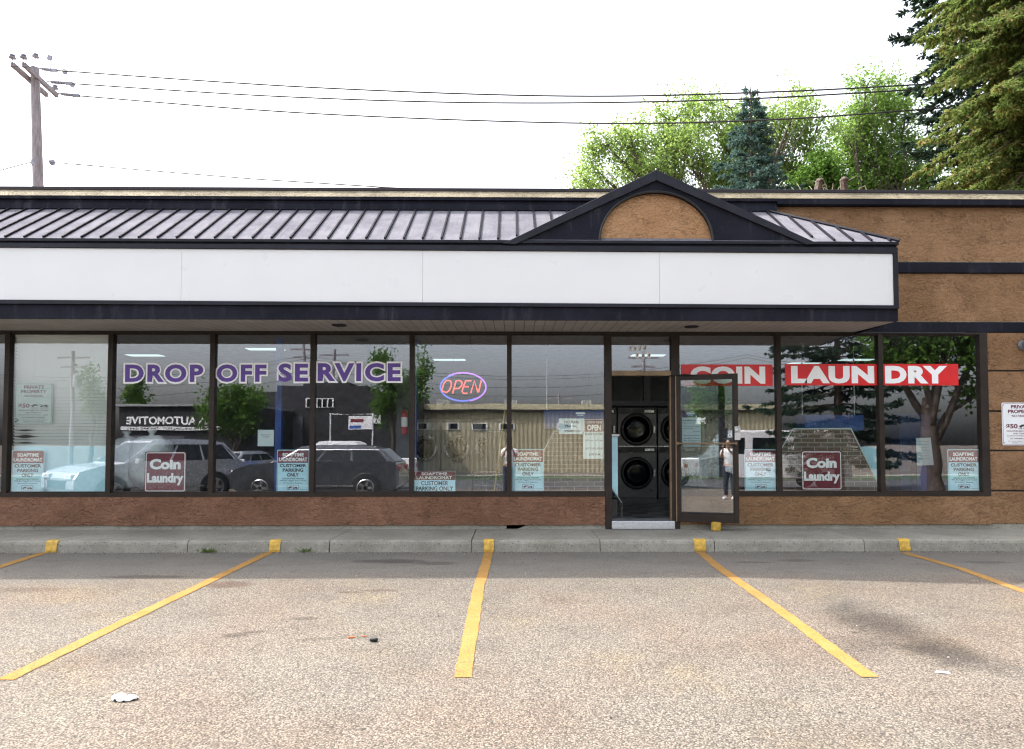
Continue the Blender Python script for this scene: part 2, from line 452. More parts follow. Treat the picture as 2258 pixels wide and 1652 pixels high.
MAT = dict(
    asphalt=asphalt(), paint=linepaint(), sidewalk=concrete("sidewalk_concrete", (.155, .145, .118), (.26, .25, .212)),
    foundation=concrete("foundation_concrete", (.20, .185, .15), (.30, .285, .24)),
    stucco=stucco("brown_stucco", (.232, .130, .066), (.305, .176, .095)),
    stucco_low=stucco("reddish_brown_stucco", (.19, .098, .06), (.245, .130, .082), 1.1, .7),
    stucco_tan=stucco("tan_stucco", (.37, .205, .105), (.42, .245, .13), 1.0, .25),
    dark=darkstucco(), trim=mk("dark_trim_metal", (.013, .0135, .021), .5, 0, .3, 3, spec=.22),
    coping=mk("dark_coping_metal", (.028, .022, .027), .5, 0, .25, 2, spec=.25),
    cream=stucco("cream_band_stucco", (.17, .145, .10), (.27, .235, .165), 1.2, .8),
    roof=roofmetal(), seam=mk("roof_seam_metal", (.016, .0155, .022), .8, 0, .25, 4, spec=.05),
    soffit=soffitmat(), bronze=mk("dark_bronze_frame", (.026, .018, .0135), .5, 0, .25, 5, spec=.25),
    bronze_l=mk("worn_bronze_frame", (.20, .135, .075), .45, .3, .25, 5),
    black=mk("black_rubber", (.010, .010, .011), .6), glass=glassmat("window_glass", .116), doorglass=glassmat("door_glass", .16, (.84, .89, .88)),
    white=mk("white_paint", (.80, .80, .80), .5, 0, .05), signwhite=mk("white_sign_face", (.67, .67, .675), .35, 0, .02, 1),
    paleboard=mk("pale_blue_sign_board", (.50, .82, .94), .5, 0, .06), maroon=mk("maroon_print", (.16, .018, .032), .45, 0, .1),
    ink=mk("dark_ink", (.03, .02, .03), .5), redink=mk("maroon_ink", (.14, .02, .05), .5), whiteink=mk("white_ink", (.90, .90, .91), .5, 0, .01),
    purple=mk("purple_vinyl", (.095, .035, .28), .4, 0, .12, 8), red=mk("red_vinyl", (.66, .012, .016), .4, 0, .08),
    paper=mk("white_paper", (.72, .83, .86), .7, 0, .05), steel=mk("brushed_steel", (.55, .55, .56), .3, 1.0, .1),
    plate=mk("checker_plate", (.62, .64, .68), .35, .8, .15, 60, .004, 60),
    interior=mk("interior_wall_paint", (.10, .105, .115), .7), ceiling=mk("ceiling_tile", (.20, .215, .235), .8), floor=checker(),
    dryer=mk("dark_stainless_dryer", (.13, .125, .125), .35, .6, .2, 3), dryerdk=mk("black_dryer_trim", (.012, .012, .013), .35),
    washer=mk("washer_enamel", (.33, .34, .35), .4), blue=mk("blue_paint", (.04, .11, .42), .45), brick=brickmat(),
    slat=mk("white_blind_slat", (.93, .96, .96), .5, 0, .01, 3), plastic=mk("white_plastic_bag", (.75, .79, .82), .35, 0, .15, 7, .012, 14),
    wood=mk("weathered_pole_wood", (.27, .25, .27), .85, 0, .35, 3, .01, 12, stretch=(8, 8, .8)), wire=mk("black_cable", (.02, .02, .022), .6),
    porcelain=mk("grey_porcelain", (.25, .26, .33), .3), bark=mk("tree_bark", (.075, .055, .042), .9, 0, .4, 8, .02, 14),
    galv=mk("grey_painted_lamp", (.11, .11, .125), .5, .3, .3, 20), yellow=mk("yellow_block_paint", (.52, .32, .045), .6, 0, .3, 22),
    tyre=mk("tyre_rubber", (.015, .015, .016), .8), rim=mk("alloy_wheel", (.5, .5, .52), .3, .9), carglass=mk("tinted_car_glass", (.008, .01, .013), .08, 0, .1, 2, spec=.35),
    lampglass=mk("headlight_glass", (.7, .72, .75), .1), carsilver=mk("silver_car_paint", (.50, .52, .55), .25, .4, .05, coat=.5), cardark=mk("dark_grey_car_paint", (.075, .08, .095), .22, .4, .05, coat=.6),
    carwhite=mk("white_car_paint", (.75, .75, .76), .25, 0, .04, coat=.5), blackwall=mk("black_painted_block", (.018, .018, .024), .8, 0, .3, 2),
    creamwall=mk("cream_parapet", (.55, .50, .33), .8), tanmetal=corrugated("tan_ribbed_metal", (.42, .37, .24), .3), greymetal=mk("grey_unit_metal", (.3, .31, .32), .5),
    skin=mk("skin", (.45, .26, .18), .55, 0, .08), shirt=mk("white_cotton", (.78, .78, .78), .8, 0, .08, 9), jeans=mk("dark_blue_denim", (.03, .04, .065), .85), hair=mk("black_hair", (.012, .010, .009), .6),
    extred=mk("red_enamel", (.45, .015, .02), .35), litter=mk("crumpled_tissue", (.85, .85, .85), .8, 0, .05), woodpole=mk("yellow_broom_handle", (.50, .38, .15), .5),
    road=mk('road_asphalt', (.05, .05, .052), .9, 0, .25, 2), verge=mk('mown_grass', (.035, .06, .018), .95, 0, .4, 6),
    leaf_a=leafmat("maple_leaves", (.085, .145, .042), (.24, .34, .095), .42), leaf_c=leafmat("elm_leaves", (.06, .12, .03), (.18, .28, .065), .4),
    leaf_d=leafmat("dark_leaves", (.035, .085, .02), (.10, .18, .035)), spruce=leafmat("blue_spruce_needles", (.025, .06, .05), (.11, .18, .16), .15),
    cedar=leafmat("yellowing_spruce_needles", (.030, .050, .016), (.14, .195, .052), .30, (.23, .16, .07)), darkspruce=leafmat("dark_spruce_needles", (.012, .024, .018), (.045, .075, .05), .1),
    grass=leafmat("weed_leaves", (.05, .09, .02), (.13, .18, .05)), deadwood=mk("dead_wood", (.22, .18, .15), .9),
)
def emat(name, col, st):
    m, t, p = new_mat(name); o = [n for n in t.n if n.type == 'OUTPUT_MATERIAL'][0]
    e = t.new("Emission"); e.inputs[0].default_value = (*col, 1); e.inputs[1].default_value = st; t.link(e.outputs[0], o.inputs[0]); t.n.remove(p); return m
MAT['neon_red'] = emat("red_neon", (1, .13, .09), .42); MAT['neon_purple'] = emat("purple_neon", (.50, .17, .85), .36)
MAT['neon_blue'] = emat("blue_neon", (.13, .17, .85), .36); MAT['tubelight'] = emat("fluorescent_panel", (.75, .95, .97), .22)
# ================================================================== SETTING: ground, kerb, sidewalk
XL, XR = -12.5, 11.5                      # building ends (both outside the frame)
g = MB()
ys = [-450, -25, KY + .03, 450]
for i in range(3):
    a, b = ys[i], ys[i + 1]
    g.add([(-450, a, lotz(a)), (450, a, lotz(a)), (450, b, lotz(b)), (-450, b, lotz(b))], [(0, 1, 2, 3)])
for nm, y0_, y1_, mt in (("road", -17.5, -27.5, 'road'), ("grass_verge", -27.6, -31.5, 'verge'), ("far_pavement", -31.6, -33.5, 'sidewalk')):
    ys_ = [y0_] + ([-25.0] if y0_ > -25 > y1_ else []) + [y1_]; rd = MB()
    for a_, b_ in zip(ys_, ys_[1:]): rd.add([(-200, b_, lotz(b_) + .006), (200, b_, lotz(b_) + .006), (200, a_, lotz(a_) + .006), (-200, a_, lotz(a_) + .006)], [(0, 1, 2, 3)])
    tag(rd.build(nm, MAT[mt]), kind='structure')
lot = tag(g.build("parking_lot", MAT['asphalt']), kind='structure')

def ground_strip(pts, w):                  # painted line: polyline on the lot, ragged edges
    mb = MB(); L = []
    P = [Vector(p) for p in pts]
    n = 46; tot = []
    for i in range(len(P) - 1):
        for k in range(n): tot.append(P[i].lerp(P[i + 1], k / n))
    tot.append(P[-1])
    d = (P[-1] - P[0]); d.z = 0; d.normalize(); nrm = Vector((d.y, -d.x, 0))
    for i, p in enumerate(tot):
        a = w / 2 * (1 + .16 * mnoise.noise((p.x * 6, p.y * 6, 1.3)) + .10 * mnoise.noise((p.x * 25, p.y * 25, 5)))
        b = w / 2 * (1 + .16 * mnoise.noise((p.x * 6, p.y * 6, 9.3)) + .10 * mnoise.noise((p.x * 25, p.y * 25, 15)))
        for q in (p - nrm * a, p + nrm * b):
            mb.v.append((q.x, q.y, lotz(q.y) + .004))
    for i in range(len(tot) - 1):
        k = 2 * i; mb.f.append((k, k + 1, k + 3, k + 2))
    return mb
lines = [((108, 1216), (-250, 1330)), ((598, 1217), (430, 1297), (250, 1383), (12, 1500)), ((1078, 1215), (1071, 1245), (1057, 1290), (1020, 1495)),
         ((1543, 1217), (1585, 1252), (1740, 1361), (1918, 1494)), ((1994, 1219), (2120, 1255), (2258, 1305), (2420, 1364))]
for L in lines:
    ground_strip([gnd(*q) for q in L], .112).build("parking_line", MAT['paint'], lot)

# sidewalk slabs with a rounded kerb edge and joints
SZ = .147
sw = MB(); kerbx = [XL] + [at(px, 1190, -1.12).x for px in (-250, 103, 415, 727, 1040, 1323, 1575, 1905, 2330)] + [XR]
prof = [(-1.125, -.08), (-1.14, .0), (-1.128, .10), (-1.118, .128), (-1.10, .143), (-1.07, SZ), (.05, SZ), (.05, -.08)]
for i in range(len(kerbx) - 1):
    a, b = kerbx[i] + .005, kerbx[i + 1] - .005
    n = max(2, int((b - a) / .08)); base = len(sw.v); m = len(prof)
    for k in range(n + 1):
        x = a + (b - a) * k / n
        for j, (y, z) in enumerate(prof):
            dz = dy = 0
            if 2 <= j <= 5:
                dz = .006 * mnoise.noise((x * 5, j * .4, 2)) - (.012 * max(0, mnoise.noise((x * 3, 7, j * .3)) - .25) if j > 2 else 0)
                dy = .006 * mnoise.noise((x * 6, j * .4, 8))
            sw.v.append((x + (.01 * mnoise.noise((y * 9, i, 3)) if k in (0, n) else 0), y + dy, z + dz))
    for k in range(n):
        for j in range(m):
            l = (j + 1) % m
            sw.f.append((base + k * m + j, base + (k + 1) * m + j, base + (k + 1) * m + l, base + k * m + l))
    sw.f.append(tuple(base + j for j in range(m))); sw.f.append(tuple(base + n * m + j for j in range(m - 1, -1, -1)))
sw.box(XL, XR, -1.09, .04, -.12, SZ - .03)
sidewalk = tag(sw.build("sidewalk", MAT['sidewalk']), kind='structure')
for a, b in ((103, 128), (595, 619), (1067, 1089), (1530, 1556), (1981, 2005)):
    x0, x1 = at(a, 1200, -1.12).x, at(b, 1200, -1.12).x
    mb = MB(); pr = [(-1.144, .004), (-1.147, .03), (-1.135, .10), (-1.126, .130), (-1.105, .1475), (-1.066, .1525), (-1.045, .152)]
    n = 8
    for k in range(n + 1):
        for j, (y, z) in enumerate(pr):
            jit = .012 * mnoise.noise((j * .9, a, k))
            mb.v.append((x0 + (x1 - x0) * k / n + (jit if k in (0, n) else 0), y - .002, z + (.004 * mnoise.noise((k, a, 1)) if j == len(pr) - 1 else .001)))
    m = len(pr)
    for k in range(n):
        for j in range(m - 1): mb.f.append((k * m + j, (k + 1) * m + j, (k + 1) * m + j + 1, k * m + j + 1))
    mb.build("painted_mark", MAT['yellow'], sidewalk)

# ================================================================== THE BUILDING
bld = thing("laundromat_building", "single storey brown stucco laundromat with dark metal canopy and wide shop windows", "shop", (0, 0, 0))
def fx(px, py=930, y=0.0): return at(px, py, y).x
def fz(py, px=1134, y=0.0): return at(px, py, y).z
HEAD = fz(737); SILL = fz(1086)
CAN = -1.12                                # front plane of the canopy
ptop, pc0, pc1, pd1 = fz(415.5), fz(423.5), fz(435, 1134, -.115), fz(448, 1134, -.11)
XW = fx(2172); XE = fx(1685)
# --- parapet
MB().box(XL, XR, -.012, .35, pc0 + .004, ptop).build("coping", MAT['coping'], bld, bevel=.006)
MB().hexa([(XL, -.115, pc1), (XR, -.115, pc1), (XL, .3, pc1), (XR, .3, pc1), (XL, -.008, pc0), (XR, -.008, pc0), (XL, .3, pc0), (XR, .3, pc0)]).build("cream_band", MAT['cream'], bld)
cm = MB()
XC = fx(1708, 450)
cm.box(XC, XR, -.11, .3, pd1, pc1 - .003)
cm.box(XL, XC, -.11, .3, fz(442, 1134, -.11), pc1 - .003); cm.box(XL, XC, -.075, .3, fz(452, 1134, -.075), fz(442, 1134, -.11) - .001); cm.box(XL, XC, -.10, .3, fz(464, 1134, -.1), fz(452, 1134, -.075) - .002)
cm.build("cornice", MAT['dark'], bld, bevel=.006)
# --- upper wall behind and right of the canopy
b1t, b1b, b2t, b2b = fz(576.5), fz(601), fz(709), fz(733)
wl_ = MB(); wl_.box(XL, XE, .0, .3, HEAD + .06, fz(464) - .002)
wl_.box(XE, XR, .0, .3, b1t, pd1 - .002); wl_.box(XE, XR, .0, .3, b2t, b1b)
wl_.build("upper_wall", MAT['stucco'], bld)
MB().box(XE, XR, -.035, .3, b1b + .002, b1t - .002).build("trim_band", MAT['dark'], bld, bevel=.012)
MB().box(XE - .6, XR, -.035, .3, HEAD + .03, b2t - .002).build("trim_band", MAT['dark'], bld, bevel=.012)
# pale weathered ledges on top of the bands
MB().box(XE + 1.2, XR, -.030, -.001, b1t - .0015, b1t + .009).build("ledge", MAT['cream'], bld)
MB().box(XE + 1.2, XR, -.030, -.001, b2t - .0015, b2t + .009).build("ledge", MAT['cream'], bld)
# --- wall right of the windows: panels between dark grooves
MB().box(XW + .01, XR, .0, .3, .12, b2b).build("groove_backing", MAT['black'], bld)
zs = [HEAD + .028, fz(817), fz(906.5), fz(994), fz(1083), fz(1157)]
for i in range(5):
    a = 0 if i == 0 else .012
    MB().box(XW + .03, XR, -.028, -.001, zs[i + 1] + (.012 if i < 4 else .004), zs[i] - a).build("wall_panel", MAT['stucco'], bld, bevel=.006)
# --- low walls under the windows
DL0, DL1 = fx(1333), fx(1348)              # left door jamb
DR0, DR1 = fx(1479), fx(1496)
for a, b in ((XL, DL0 - .003), (DR1 + .003, XW + .028)):
    zt, zb = SILL - .055, fz(1157)
    mb = MB(); n = max(4, int((b - a) / .12))
    for k in range(n + 1):                 # ragged stucco bottom edge
        x = a + (b - a) * k / n
        j = zb + .010 * mnoise.noise((x * 2.3, 3, 1)) + .007 * mnoise.noise((x * 9, 4, 2))
        mb.v += [(x, -.045, j), (x, -.045, zt), (x, .2, zt), (x, .2, j)]
    for k in range(n):
        for j in range(4):
            l = (j + 1) % 4; mb.f.append((4 * k + j, 4 * k + 4 + j, 4 * k + 4 + l, 4 * k + l))
    mb.f += [(0, 1, 2, 3), (4 * n + 3, 4 * n + 2, 4 * n + 1, 4 * n)]
    mb.build("low_wall", MAT['stucco_low'] if a < 0 else MAT['stucco'], bld)
fo = MB(); va, vb = fx(1117, 1160), fx(1166, 1160)
fo.box(XL, va, -.02, .2, .02, fz(1157) + .02); fo.box(vb, DL1 - .01, -.02, .2, .02, fz(1157) + .02); fo.box(va, vb, .06, .2, .02, fz(1157) + .02); fo.box(DR1 - .02, XR, -.02, .2, .02, fz(1157) + .02)
fo.add([(va + .14, -.021, SZ - .01), (vb + .003, -.021, SZ - .01), (vb + .003, -.021, fz(1157) + .01), (va + .14, .06, SZ - .01), (vb + .003, .06, SZ - .01), (vb + .003, .06, fz(1157) + .01)],
       [(0, 1, 2), (3, 5, 4), (0, 2, 5, 3)])
fo.build("foundation", MAT['foundation'], bld)
MB().box(va + .002, vb - .002, .03, .059, .1, fz(1157)).build("vent_opening", MAT['black'], bld)
# --- shop windows: each bay a frame with its pane
bays = [(-430, -203), (-203, 17), (17, 244.5), (244.5, 469), (469, 690), (690, 908.5), (908.5, 1123), (1123, 1340), (1487.5, 1716), (1716, 1941), (1941, 2166)]
MW = .068
MULL = []
for i, (a, b) in enumerate(bays):
    x0, x1 = fx(a), fx(b)
    l0 = x0 - MW / 2; l1 = x0 + MW / 2
    r0 = x1 - MW / 2
    if b == 1340: r0 = DL0 - .002
    if a == 1487.5: l0, l1 = DR1, DR1 + .012
    last = b == 2166
    if last: r0 = x1 - .045
    f = MB()
    f.box(l0, l1, -.05, .06, SILL, HEAD)
    if last: f.box(r0, XW + .028, -.05, .06, SILL, HEAD)
    e = r0 if not last else XW + .028
    f.box(l0, e, -.052, .062, SILL - .055, SILL); f.box(l0, e, -.052, .062, HEAD, HEAD + .028)
    f.box(l1, r0, -.02, .02, SILL, SILL + .018); f.box(l1, r0, -.02, .02, HEAD - .018, HEAD)
    wnd = f.build("window", MAT['bronze'], bld)
    MB().box(l1 - .002, r0 + .002, -.003, .003, SILL + .016, HEAD - .016).build("pane", MAT['glass'], wnd)
    MULL.append((l1, r0))
MB().box(XL, fx(-430) - MW / 2 - .001, .0, .3, SILL - .06, HEAD + .06).build("wall_panel", MAT['stucco'], bld)
# --- doorway
DH0, DH1 = fz(829), fz(818)
DB = fz(1148)
f = MB(); f.box(DL0, DL1, -.055, .07, SZ, HEAD + .028); f.box(DR0, DR1, -.055, .07, SZ, HEAD + .028)
f.box(DL1, DR0, -.05, .06, HEAD - .03, HEAD + .028)
dfr = f.build("door_frame", MAT['bronze'], bld, bevel=.004)
MB().box(DL1 + .001, DR0 - .001, -.052, .06, DH0, DH1).build("transom_bar", MAT['bronze_l'], dfr, bevel=.004)
MB().box(DL1 + .01, DR0 - .01, -.003, .003, DH1, HEAD - .03).build("transom_pane", MAT['glass'], dfr)
MB().box(DR0 - .02, DR0 + .0, -.035, .03, DB, DH0 - .002).build("door_stop", MAT['bronze_l'], dfr)
tp = MB(); tp.box(DL1 - .01, DR0 + .03, -.09, .3, SZ + .004, DB - .002)
tp.build("threshold_plate", MAT['plate'], bld, bevel=.008)
# --- door leaf, open about 163 degrees
ANG = R(-17.5)
hx, hy = fx(1490, 930, -.06), -.062
door = thing("glass_door", "open bronze framed glass door swung back beside the shop entrance", "door", (hx, hy, 0), ANG)
DW = at(1629, 930, -.34).x - hx; DW = DW / math.cos(ANG)
zb, zt = fz(1149), fz(828)
d = MB(); st = .058
d.box(0, st, -.022, .022, zb, zt); d.box(DW - st - .008, DW, -.022, .022, zb, zt); d.box(st, DW - st - .008, -.022, .022, zt - .062, zt); d.box(st, DW - st - .008, -.022, .022, zb, zb + .125)
d.build("leaf_frame", MAT['bronze'], door, local=True, bevel=.004)
gk = MB(); e = .014
for q in ((st, st + e, zb + .125, zt - .062), (DW - st - .008 - e, DW - st - .008, zb + .125, zt - .062)): gk.box(q[0], q[1], -.03, .03, q[2], q[3])
gk.box(st + e, DW - st - .008 - e, -.03, .03, zt - .062 - e, zt - .062); gk.box(st + e, DW - st - .008 - e, -.03, .03, zb + .125, zb + .125 + e)
gk.build("gasket", MAT['black'], door, local=True)
MB().box(st + .004, DW - st - .012, -.003, .003, zb + .127, zt - .064).build("pane", MAT['doorglass'], door, local=True)
MB().box(-.004, .012, -.030, -.0225, zb, zt).build("hinge_stile", MAT['bronze_l'], door, local=True)
zp = fz(978)
pb = MB(); pb.tube([(.02, -.06, zp), (DW - .02, -.06, zp)], .013, 10); pb.cbox((.028, -.04, zp), (.03, .05, .045)); pb.cbox((DW - .03, -.04, zp), (.03, .05, .045))
pb.build("push_bar", MAT['bronze_l'], door, local=True, smooth=True, autos=40)
lk = MB(); lk.box(DW - .05, DW + .028, -.045, .045, fz(957) - .09, fz(957) + .10); lk.lathe([(.012, 0), (.02, -.008), (.02, -.016), (.01, -.02)], (DW - .026, -.045, fz(950)), 'Y', 14)
lk.build("lock", MAT['steel'], door, local=True, bevel=.003)
cl = MB(); cl.cbox((.22, .05, zt - .03), (.26, .05, .05)); cl.tube([(.30, -.03, zt - .012), (.12, -.06, zt + .0), (-.02, -.05, zt - .008), (-.2, .04, zt - .012)], .008, 6); cl.cbox((-.1, .02, zt - .012), (.2, .012, .016))
cl.build("door_closer", MAT['black'], door, local=True)
blk = MB(); bc = at(1579, 1159, -.26)
blk.cbox((bc.x, bc.y, SZ + .063), (.115, .10, .125), Euler((0, .03, .25)).to_matrix())
tag(blk.build("door_stop_block", MAT['yellow'], None, bevel=.02), "yellow painted concrete block holding the open door on the sidewalk", "door stop")

# --- canopy
def zl(pyl, pyr, y=CAN):                   # height along a line that drops slightly to the right, as measured
    a, b = at(0, pyl, y), at(1968, pyr, y)
    return lambda x: a.z + (b.z - a.z) * (x - a.x) / (b.x - a.x)
XCR = fx(1969, 600, CAN); XFR = fx(1979, 640, CAN)
eave, sgt, sgb, fab, ledge = zl(527, 535.5), zl(546.5, 560), zl(661, 673.5), zl(702.5, 708.5), zl(669, 680)
f2t = zl(536, 546)
def slab(mb, x0, x1, y0, y1, lo, hi):
    mb.hexa([(x0, y0, lo(x0)), (x1, y0, lo(x1)), (x0, y1, lo(x0)), (x1, y1, lo(x1)), (x0, y0, hi(x0)), (x1, y0, hi(x1)), (x0, y1, hi(x0)), (x1, y1, hi(x1))])
o_ = lambda f_, d_: (lambda x: f_(x) + d_)
fa = MB()
slab(fa, XL, XFR, CAN, -.02, o_(f2t, 0), o_(eave, -.02)); 
slab(fa, XL, XFR, CAN + .06, -.02, o_(ledge, -.01), o_(f2t, 0.0))
slab(fa, XL, XFR, CAN, CAN + .03, fab, o_(ledge, -.012)); slab(fa, XFR - .03, XFR, CAN + .031, -.02, fab, o_(ledge, -.012))
canopy = fa.build("canopy", MAT['dark'], bld)
e = MB(); slab(e, XL, XFR + .015, CAN - .03, CAN + .03, o_(eave, -.032), o_(eave, .0)); e.build("eave_trim", MAT['trim'], canopy, bevel=.004)
e = MB(); slab(e, XL, XFR + .004, CAN - .022, CAN + .02, o_(sgt, .004), o_(f2t, -.004)); e.build("sign_frame", MAT['trim'], canopy, bevel=.003)
e = MB(); slab(e, XL, XFR + .004, CAN - .03, CAN + .02, o_(ledge, -.01), o_(sgb, -.004)); e.build("sign_frame", MAT['trim'], canopy, bevel=.003)
e = MB(); slab(e, XCR + .003, XFR + .004, CAN - .02, CAN + .055, o_(sgb, -.004), o_(sgt, .004)); e.build("sign_frame", MAT['trim'], canopy)
sf = MB(); so_ = o_(fab, -.004)
SX1 = XFR - .03
sf.hexa([(XL, CAN + .03, so_(XL)), (SX1, CAN + .03, so_(SX1)), (XL, -.06, HEAD + .03), (SX1, -.06, HEAD + .03),
         (XL, CAN + .03, so_(XL) + .02), (SX1, CAN + .03, so_(SX1) + .02), (XL, -.06, HEAD + .05), (SX1, -.06, HEAD + .05)])
soff = sf.build("soffit", MAT['soffit'], canopy)
for px, py in ((748, 717), (1525, 720)):
    # recessed lamp in the soffit
    c = onz(px, py, 2.963); zc = so_(c.x) + (HEAD + .03 - so_(c.x)) * (c.y - CAN) / (-.06 - CAN)
    q = MB(); q.lathe([(.075, -.002), (.098, -.004), (.10, -.012), (.085, -.014), (.078, -.004)], (c.x, c.y, zc), 'Z', 24); q.build("lamp_ring", MAT['trim'], soff, smooth=True, autos=40)
    q = MB(); q.lathe([(.076, -.0045), (.02, -.004)], (c.x, c.y, zc), 'Z', 20); q.build("downlight", MAT['black'], soff)
# joint strip between soffit and window head
MB().box(XL, XW - .3, -.062, -.045, HEAD + .012, HEAD + .034).build("soffit_channel", MAT['black'], canopy)
# roof of the canopy: standing seam, with a hip at its right end
RT = fz(465, 1134, -.03); hipx = fx(1688, 467, -.03)
ev = o_(eave, .004)
rf = MB()
rf.add([(XL, CAN - .03, ev(XL)), (XFR + .015, CAN - .03, ev(XFR)), (hipx, -.05, RT), (XL, -.05, RT)], [(0, 1, 2, 3)])
rf.add([(XFR + .015, CAN - .03, ev(XFR)), (XFR + .015, -.001, ev(XFR)), (hipx, -.001, RT)], [(0, 1, 2)])
rf.build("metal_roof", MAT['roof'], canopy)
def roofpt(x, s):                          # s 0 eave .. 1 top
    return Vector((x, (CAN - .03) + (-.05 - CAN + .03) * s, ev(x) + (RT - ev(x)) * s))
GY = CAN - .035
pk, gl, gr = at(1447, 375, GY), at(1108, 537, GY), at(1806, 538, GY)
sm = MB(); sm2 = MB(); x = fx(10, 520, CAN - .03) - .242 * 22
while x < XFR:
    smax = 1.0
    if x > hipx: smax = max(0.05, 1 - (x - hipx) / (XFR - hipx))
    s0_ = .11 if gl.x < x < gr.x else .012
    a, b = roofpt(x, s0_), roofpt(x, smax - .01)
    up = Vector((0, -.55, .83)) * .026
    wv = Vector((.011, 0, 0))
    (sm if x < pk.x else sm2).hexa([a - wv, a + wv, b - wv, b + wv, a - wv + up, a + wv + up, b - wv + up, b + wv + up])
    x += .242
sm.build("roof_seams", MAT['seam'], canopy); sm2.build("roof_seams", MAT['seam'], canopy)
hp = MB(); hp.tube([(XFR + .02, CAN - .035, ev(XFR) + .012), (hipx, -.05, RT + .012)], .024, 6); hp.box(XL, hipx, -.075, -.045, RT - .012, RT + .035)
hp.build("ridge_flashing", MAT['trim'], canopy)
# --- gable over the sign
GY = CAN - .035
pk, gl, gr = at(1447, 375, GY), at(1108, 537, GY), at(1806, 538, GY)
ip = at(1447, 398, GY)
th = pk.z - ip.z
gb = MB()
C0 = at(1447, 537, CAN - .01); RX = (at(1572, 500, CAN - .01).x - at(1322, 500, CAN - .01).x) / 2; RZ = at(1447, 425, CAN - .01).z - C0.z
lo = eave(pk.x) - .03
arc = [(C0.x + RX * math.cos(t), C0.z + RZ * max(0, math.sin(t)) ** .94) for t in [math.pi * k / 28 for k in range(29)]]   # right -> left
out = [(gl.x + .1, lo), (gl.x + .12, gl.z), (ip.x, ip.z + .02), (gr.x - .12, gr.z), (gr.x - .1, lo)]
N = 28; y0, y1 = CAN - .012, CAN + .05
outer = []
def on_out(t):                             # ray from centre to the gable outline
    d_ = Vector((math.cos(t), math.sin(t))); c = Vector((C0.x, C0.z)); best = None
    P = [Vector(p) for p in ((gr.x - .1, lo), (gr.x - .12, gr.z), (ip.x, ip.z + .02), (gl.x + .12, gl.z), (gl.x + .1, lo))]
    for i in range(len(P) - 1):
        a, b = P[i] - c, P[i + 1] - P[i]
        den = d_.x * b.y - d_.y * b.x
        if abs(den) < 1e-9: continue
        s = (a.x * b.y - a.y * b.x) / den; u = (a.x * d_.y - a.y * d_.x) / den
        if s > 0 and -1e-6 <= u <= 1 + 1e-6: best = s if best is None else min(best, s)
    return c + d_ * (best or .1)
for k in range(N + 1):
    t = math.pi * k / N
    q = on_out(min(max(t, .002), math.pi - .002)); outer.append((q.x, q.y))
outer.insert(0, (gr.x - .1, C0.z)); arc2 = [arc[0]] + arc
outer.append((gl.x + .1, C0.z)); arc2 = arc2 + [arc[-1]]
b = len(gb.v)
for (ax, az), (ox, oz) in zip(arc2, outer): gb.v += [(ax, y0, az), (ox, y0, oz), (ax, y1, az)]
for k in range(len(outer) - 1):
    i = 3 * k
    gb.f.append((i, i + 1, i + 4, i + 3)); gb.f.append((i, i + 3, i + 5, i + 2))
slab(gb, gl.x + .1, gr.x - .1, y0, y1, lambda x: lo, lambda x: C0.z - .001)
gable = gb.build("gable", MAT['dark'], bld)
ty = MB(); ty.prism(arc, CAN + .045, CAN + .06); ty.build("tympanum", MAT['stucco_tan'], gable)
rim = MB(); rim.tube([(p[0], CAN - .012, p[1] + .012) for p in arc], .016, 6); rim.build("arch_rim_shade", MAT['black'], gable)  # black tube stands in for the dark shade around the recessed arch
# rakes: boxed metal edge running back to the wall
rk = MB(); ye = -.03
for a in (gl, gr):
    dx = (a.x - pk.x); tip = Vector((a.x - math.copysign(.0, dx), 0, a.z))
    ps = [(pk.x, pk.z), (tip.x, tip.z - .005), (tip.x - math.copysign(.17, dx), tip.z - .012), (pk.x, pk.z - th)]
    if dx > 0: ps = ps[::-1]
    rk.prism(ps, GY - .012, GY + .05)
    rk.add([(pk.x, GY + .05, pk.z), (tip.x, GY + .05, tip.z), (tip.x, ye, tip.z), (pk.x, ye, pk.z)], [(0, 1, 2, 3) if dx < 0 else (0, 3, 2, 1)])
rk.build("rake_trim", MAT['trim'], gable, bevel=.005)
# --- shell closing the building
sh = MB(); sh.box(XL, XR, 8.9, 9.2, 0, ptop - .05); sh.box(XL, XL + .2, .31, 8.9, 0, ptop - .05); sh.box(XR - .2, XR, .31, 8.9, 0, ptop - .05)
sh.box(XL + .2, XR - .2, .31, 8.9, 4.3, 4.4); sh.build("outer_shell", MAT['stucco'], bld)
FL = .26
MB().box(XL + .2, XR - .2, .03, 8.9, .1, FL).build("floor", MAT['floor'], bld)
ceil = MB().box(XL + .2, XR - .2, .07, 8.9, HEAD + .06, HEAD + .12).build("ceiling", MAT['ceiling'], bld)
iw = MB(); iw.box(XL + .2, XW + 1.2, 6.6, 6.7, FL, HEAD + .06); iw.box(XW + .9, XW + 1.0, .3, 6.6, FL, HEAD + .06); iw.box(XL + .2, XL + .3, .07, 6.6, FL, HEAD + .06)
iw.build("interior_wall", MAT['interior'], bld)
for px0, px1, py0, py1 in ((955, 1055, 757, 792), (1395, 1470, 762, 782), (275, 345, 762, 782), (540, 640, 757, 768), (1745, 1810, 786, 800), (1860, 1990, 768, 792)):
    a, b = onz(px0, py1, HEAD + .055), onz(px1, py0, HEAD + .055)
    ln = min(max(b.y - a.y, .25), 1.3)
    MB().box(min(a.x, b.x), min(a.x, b.x) + .62, a.y, a.y + ln, HEAD + .05, HEAD + .058).build("ceiling_light", MAT['tubelight'], ceil)
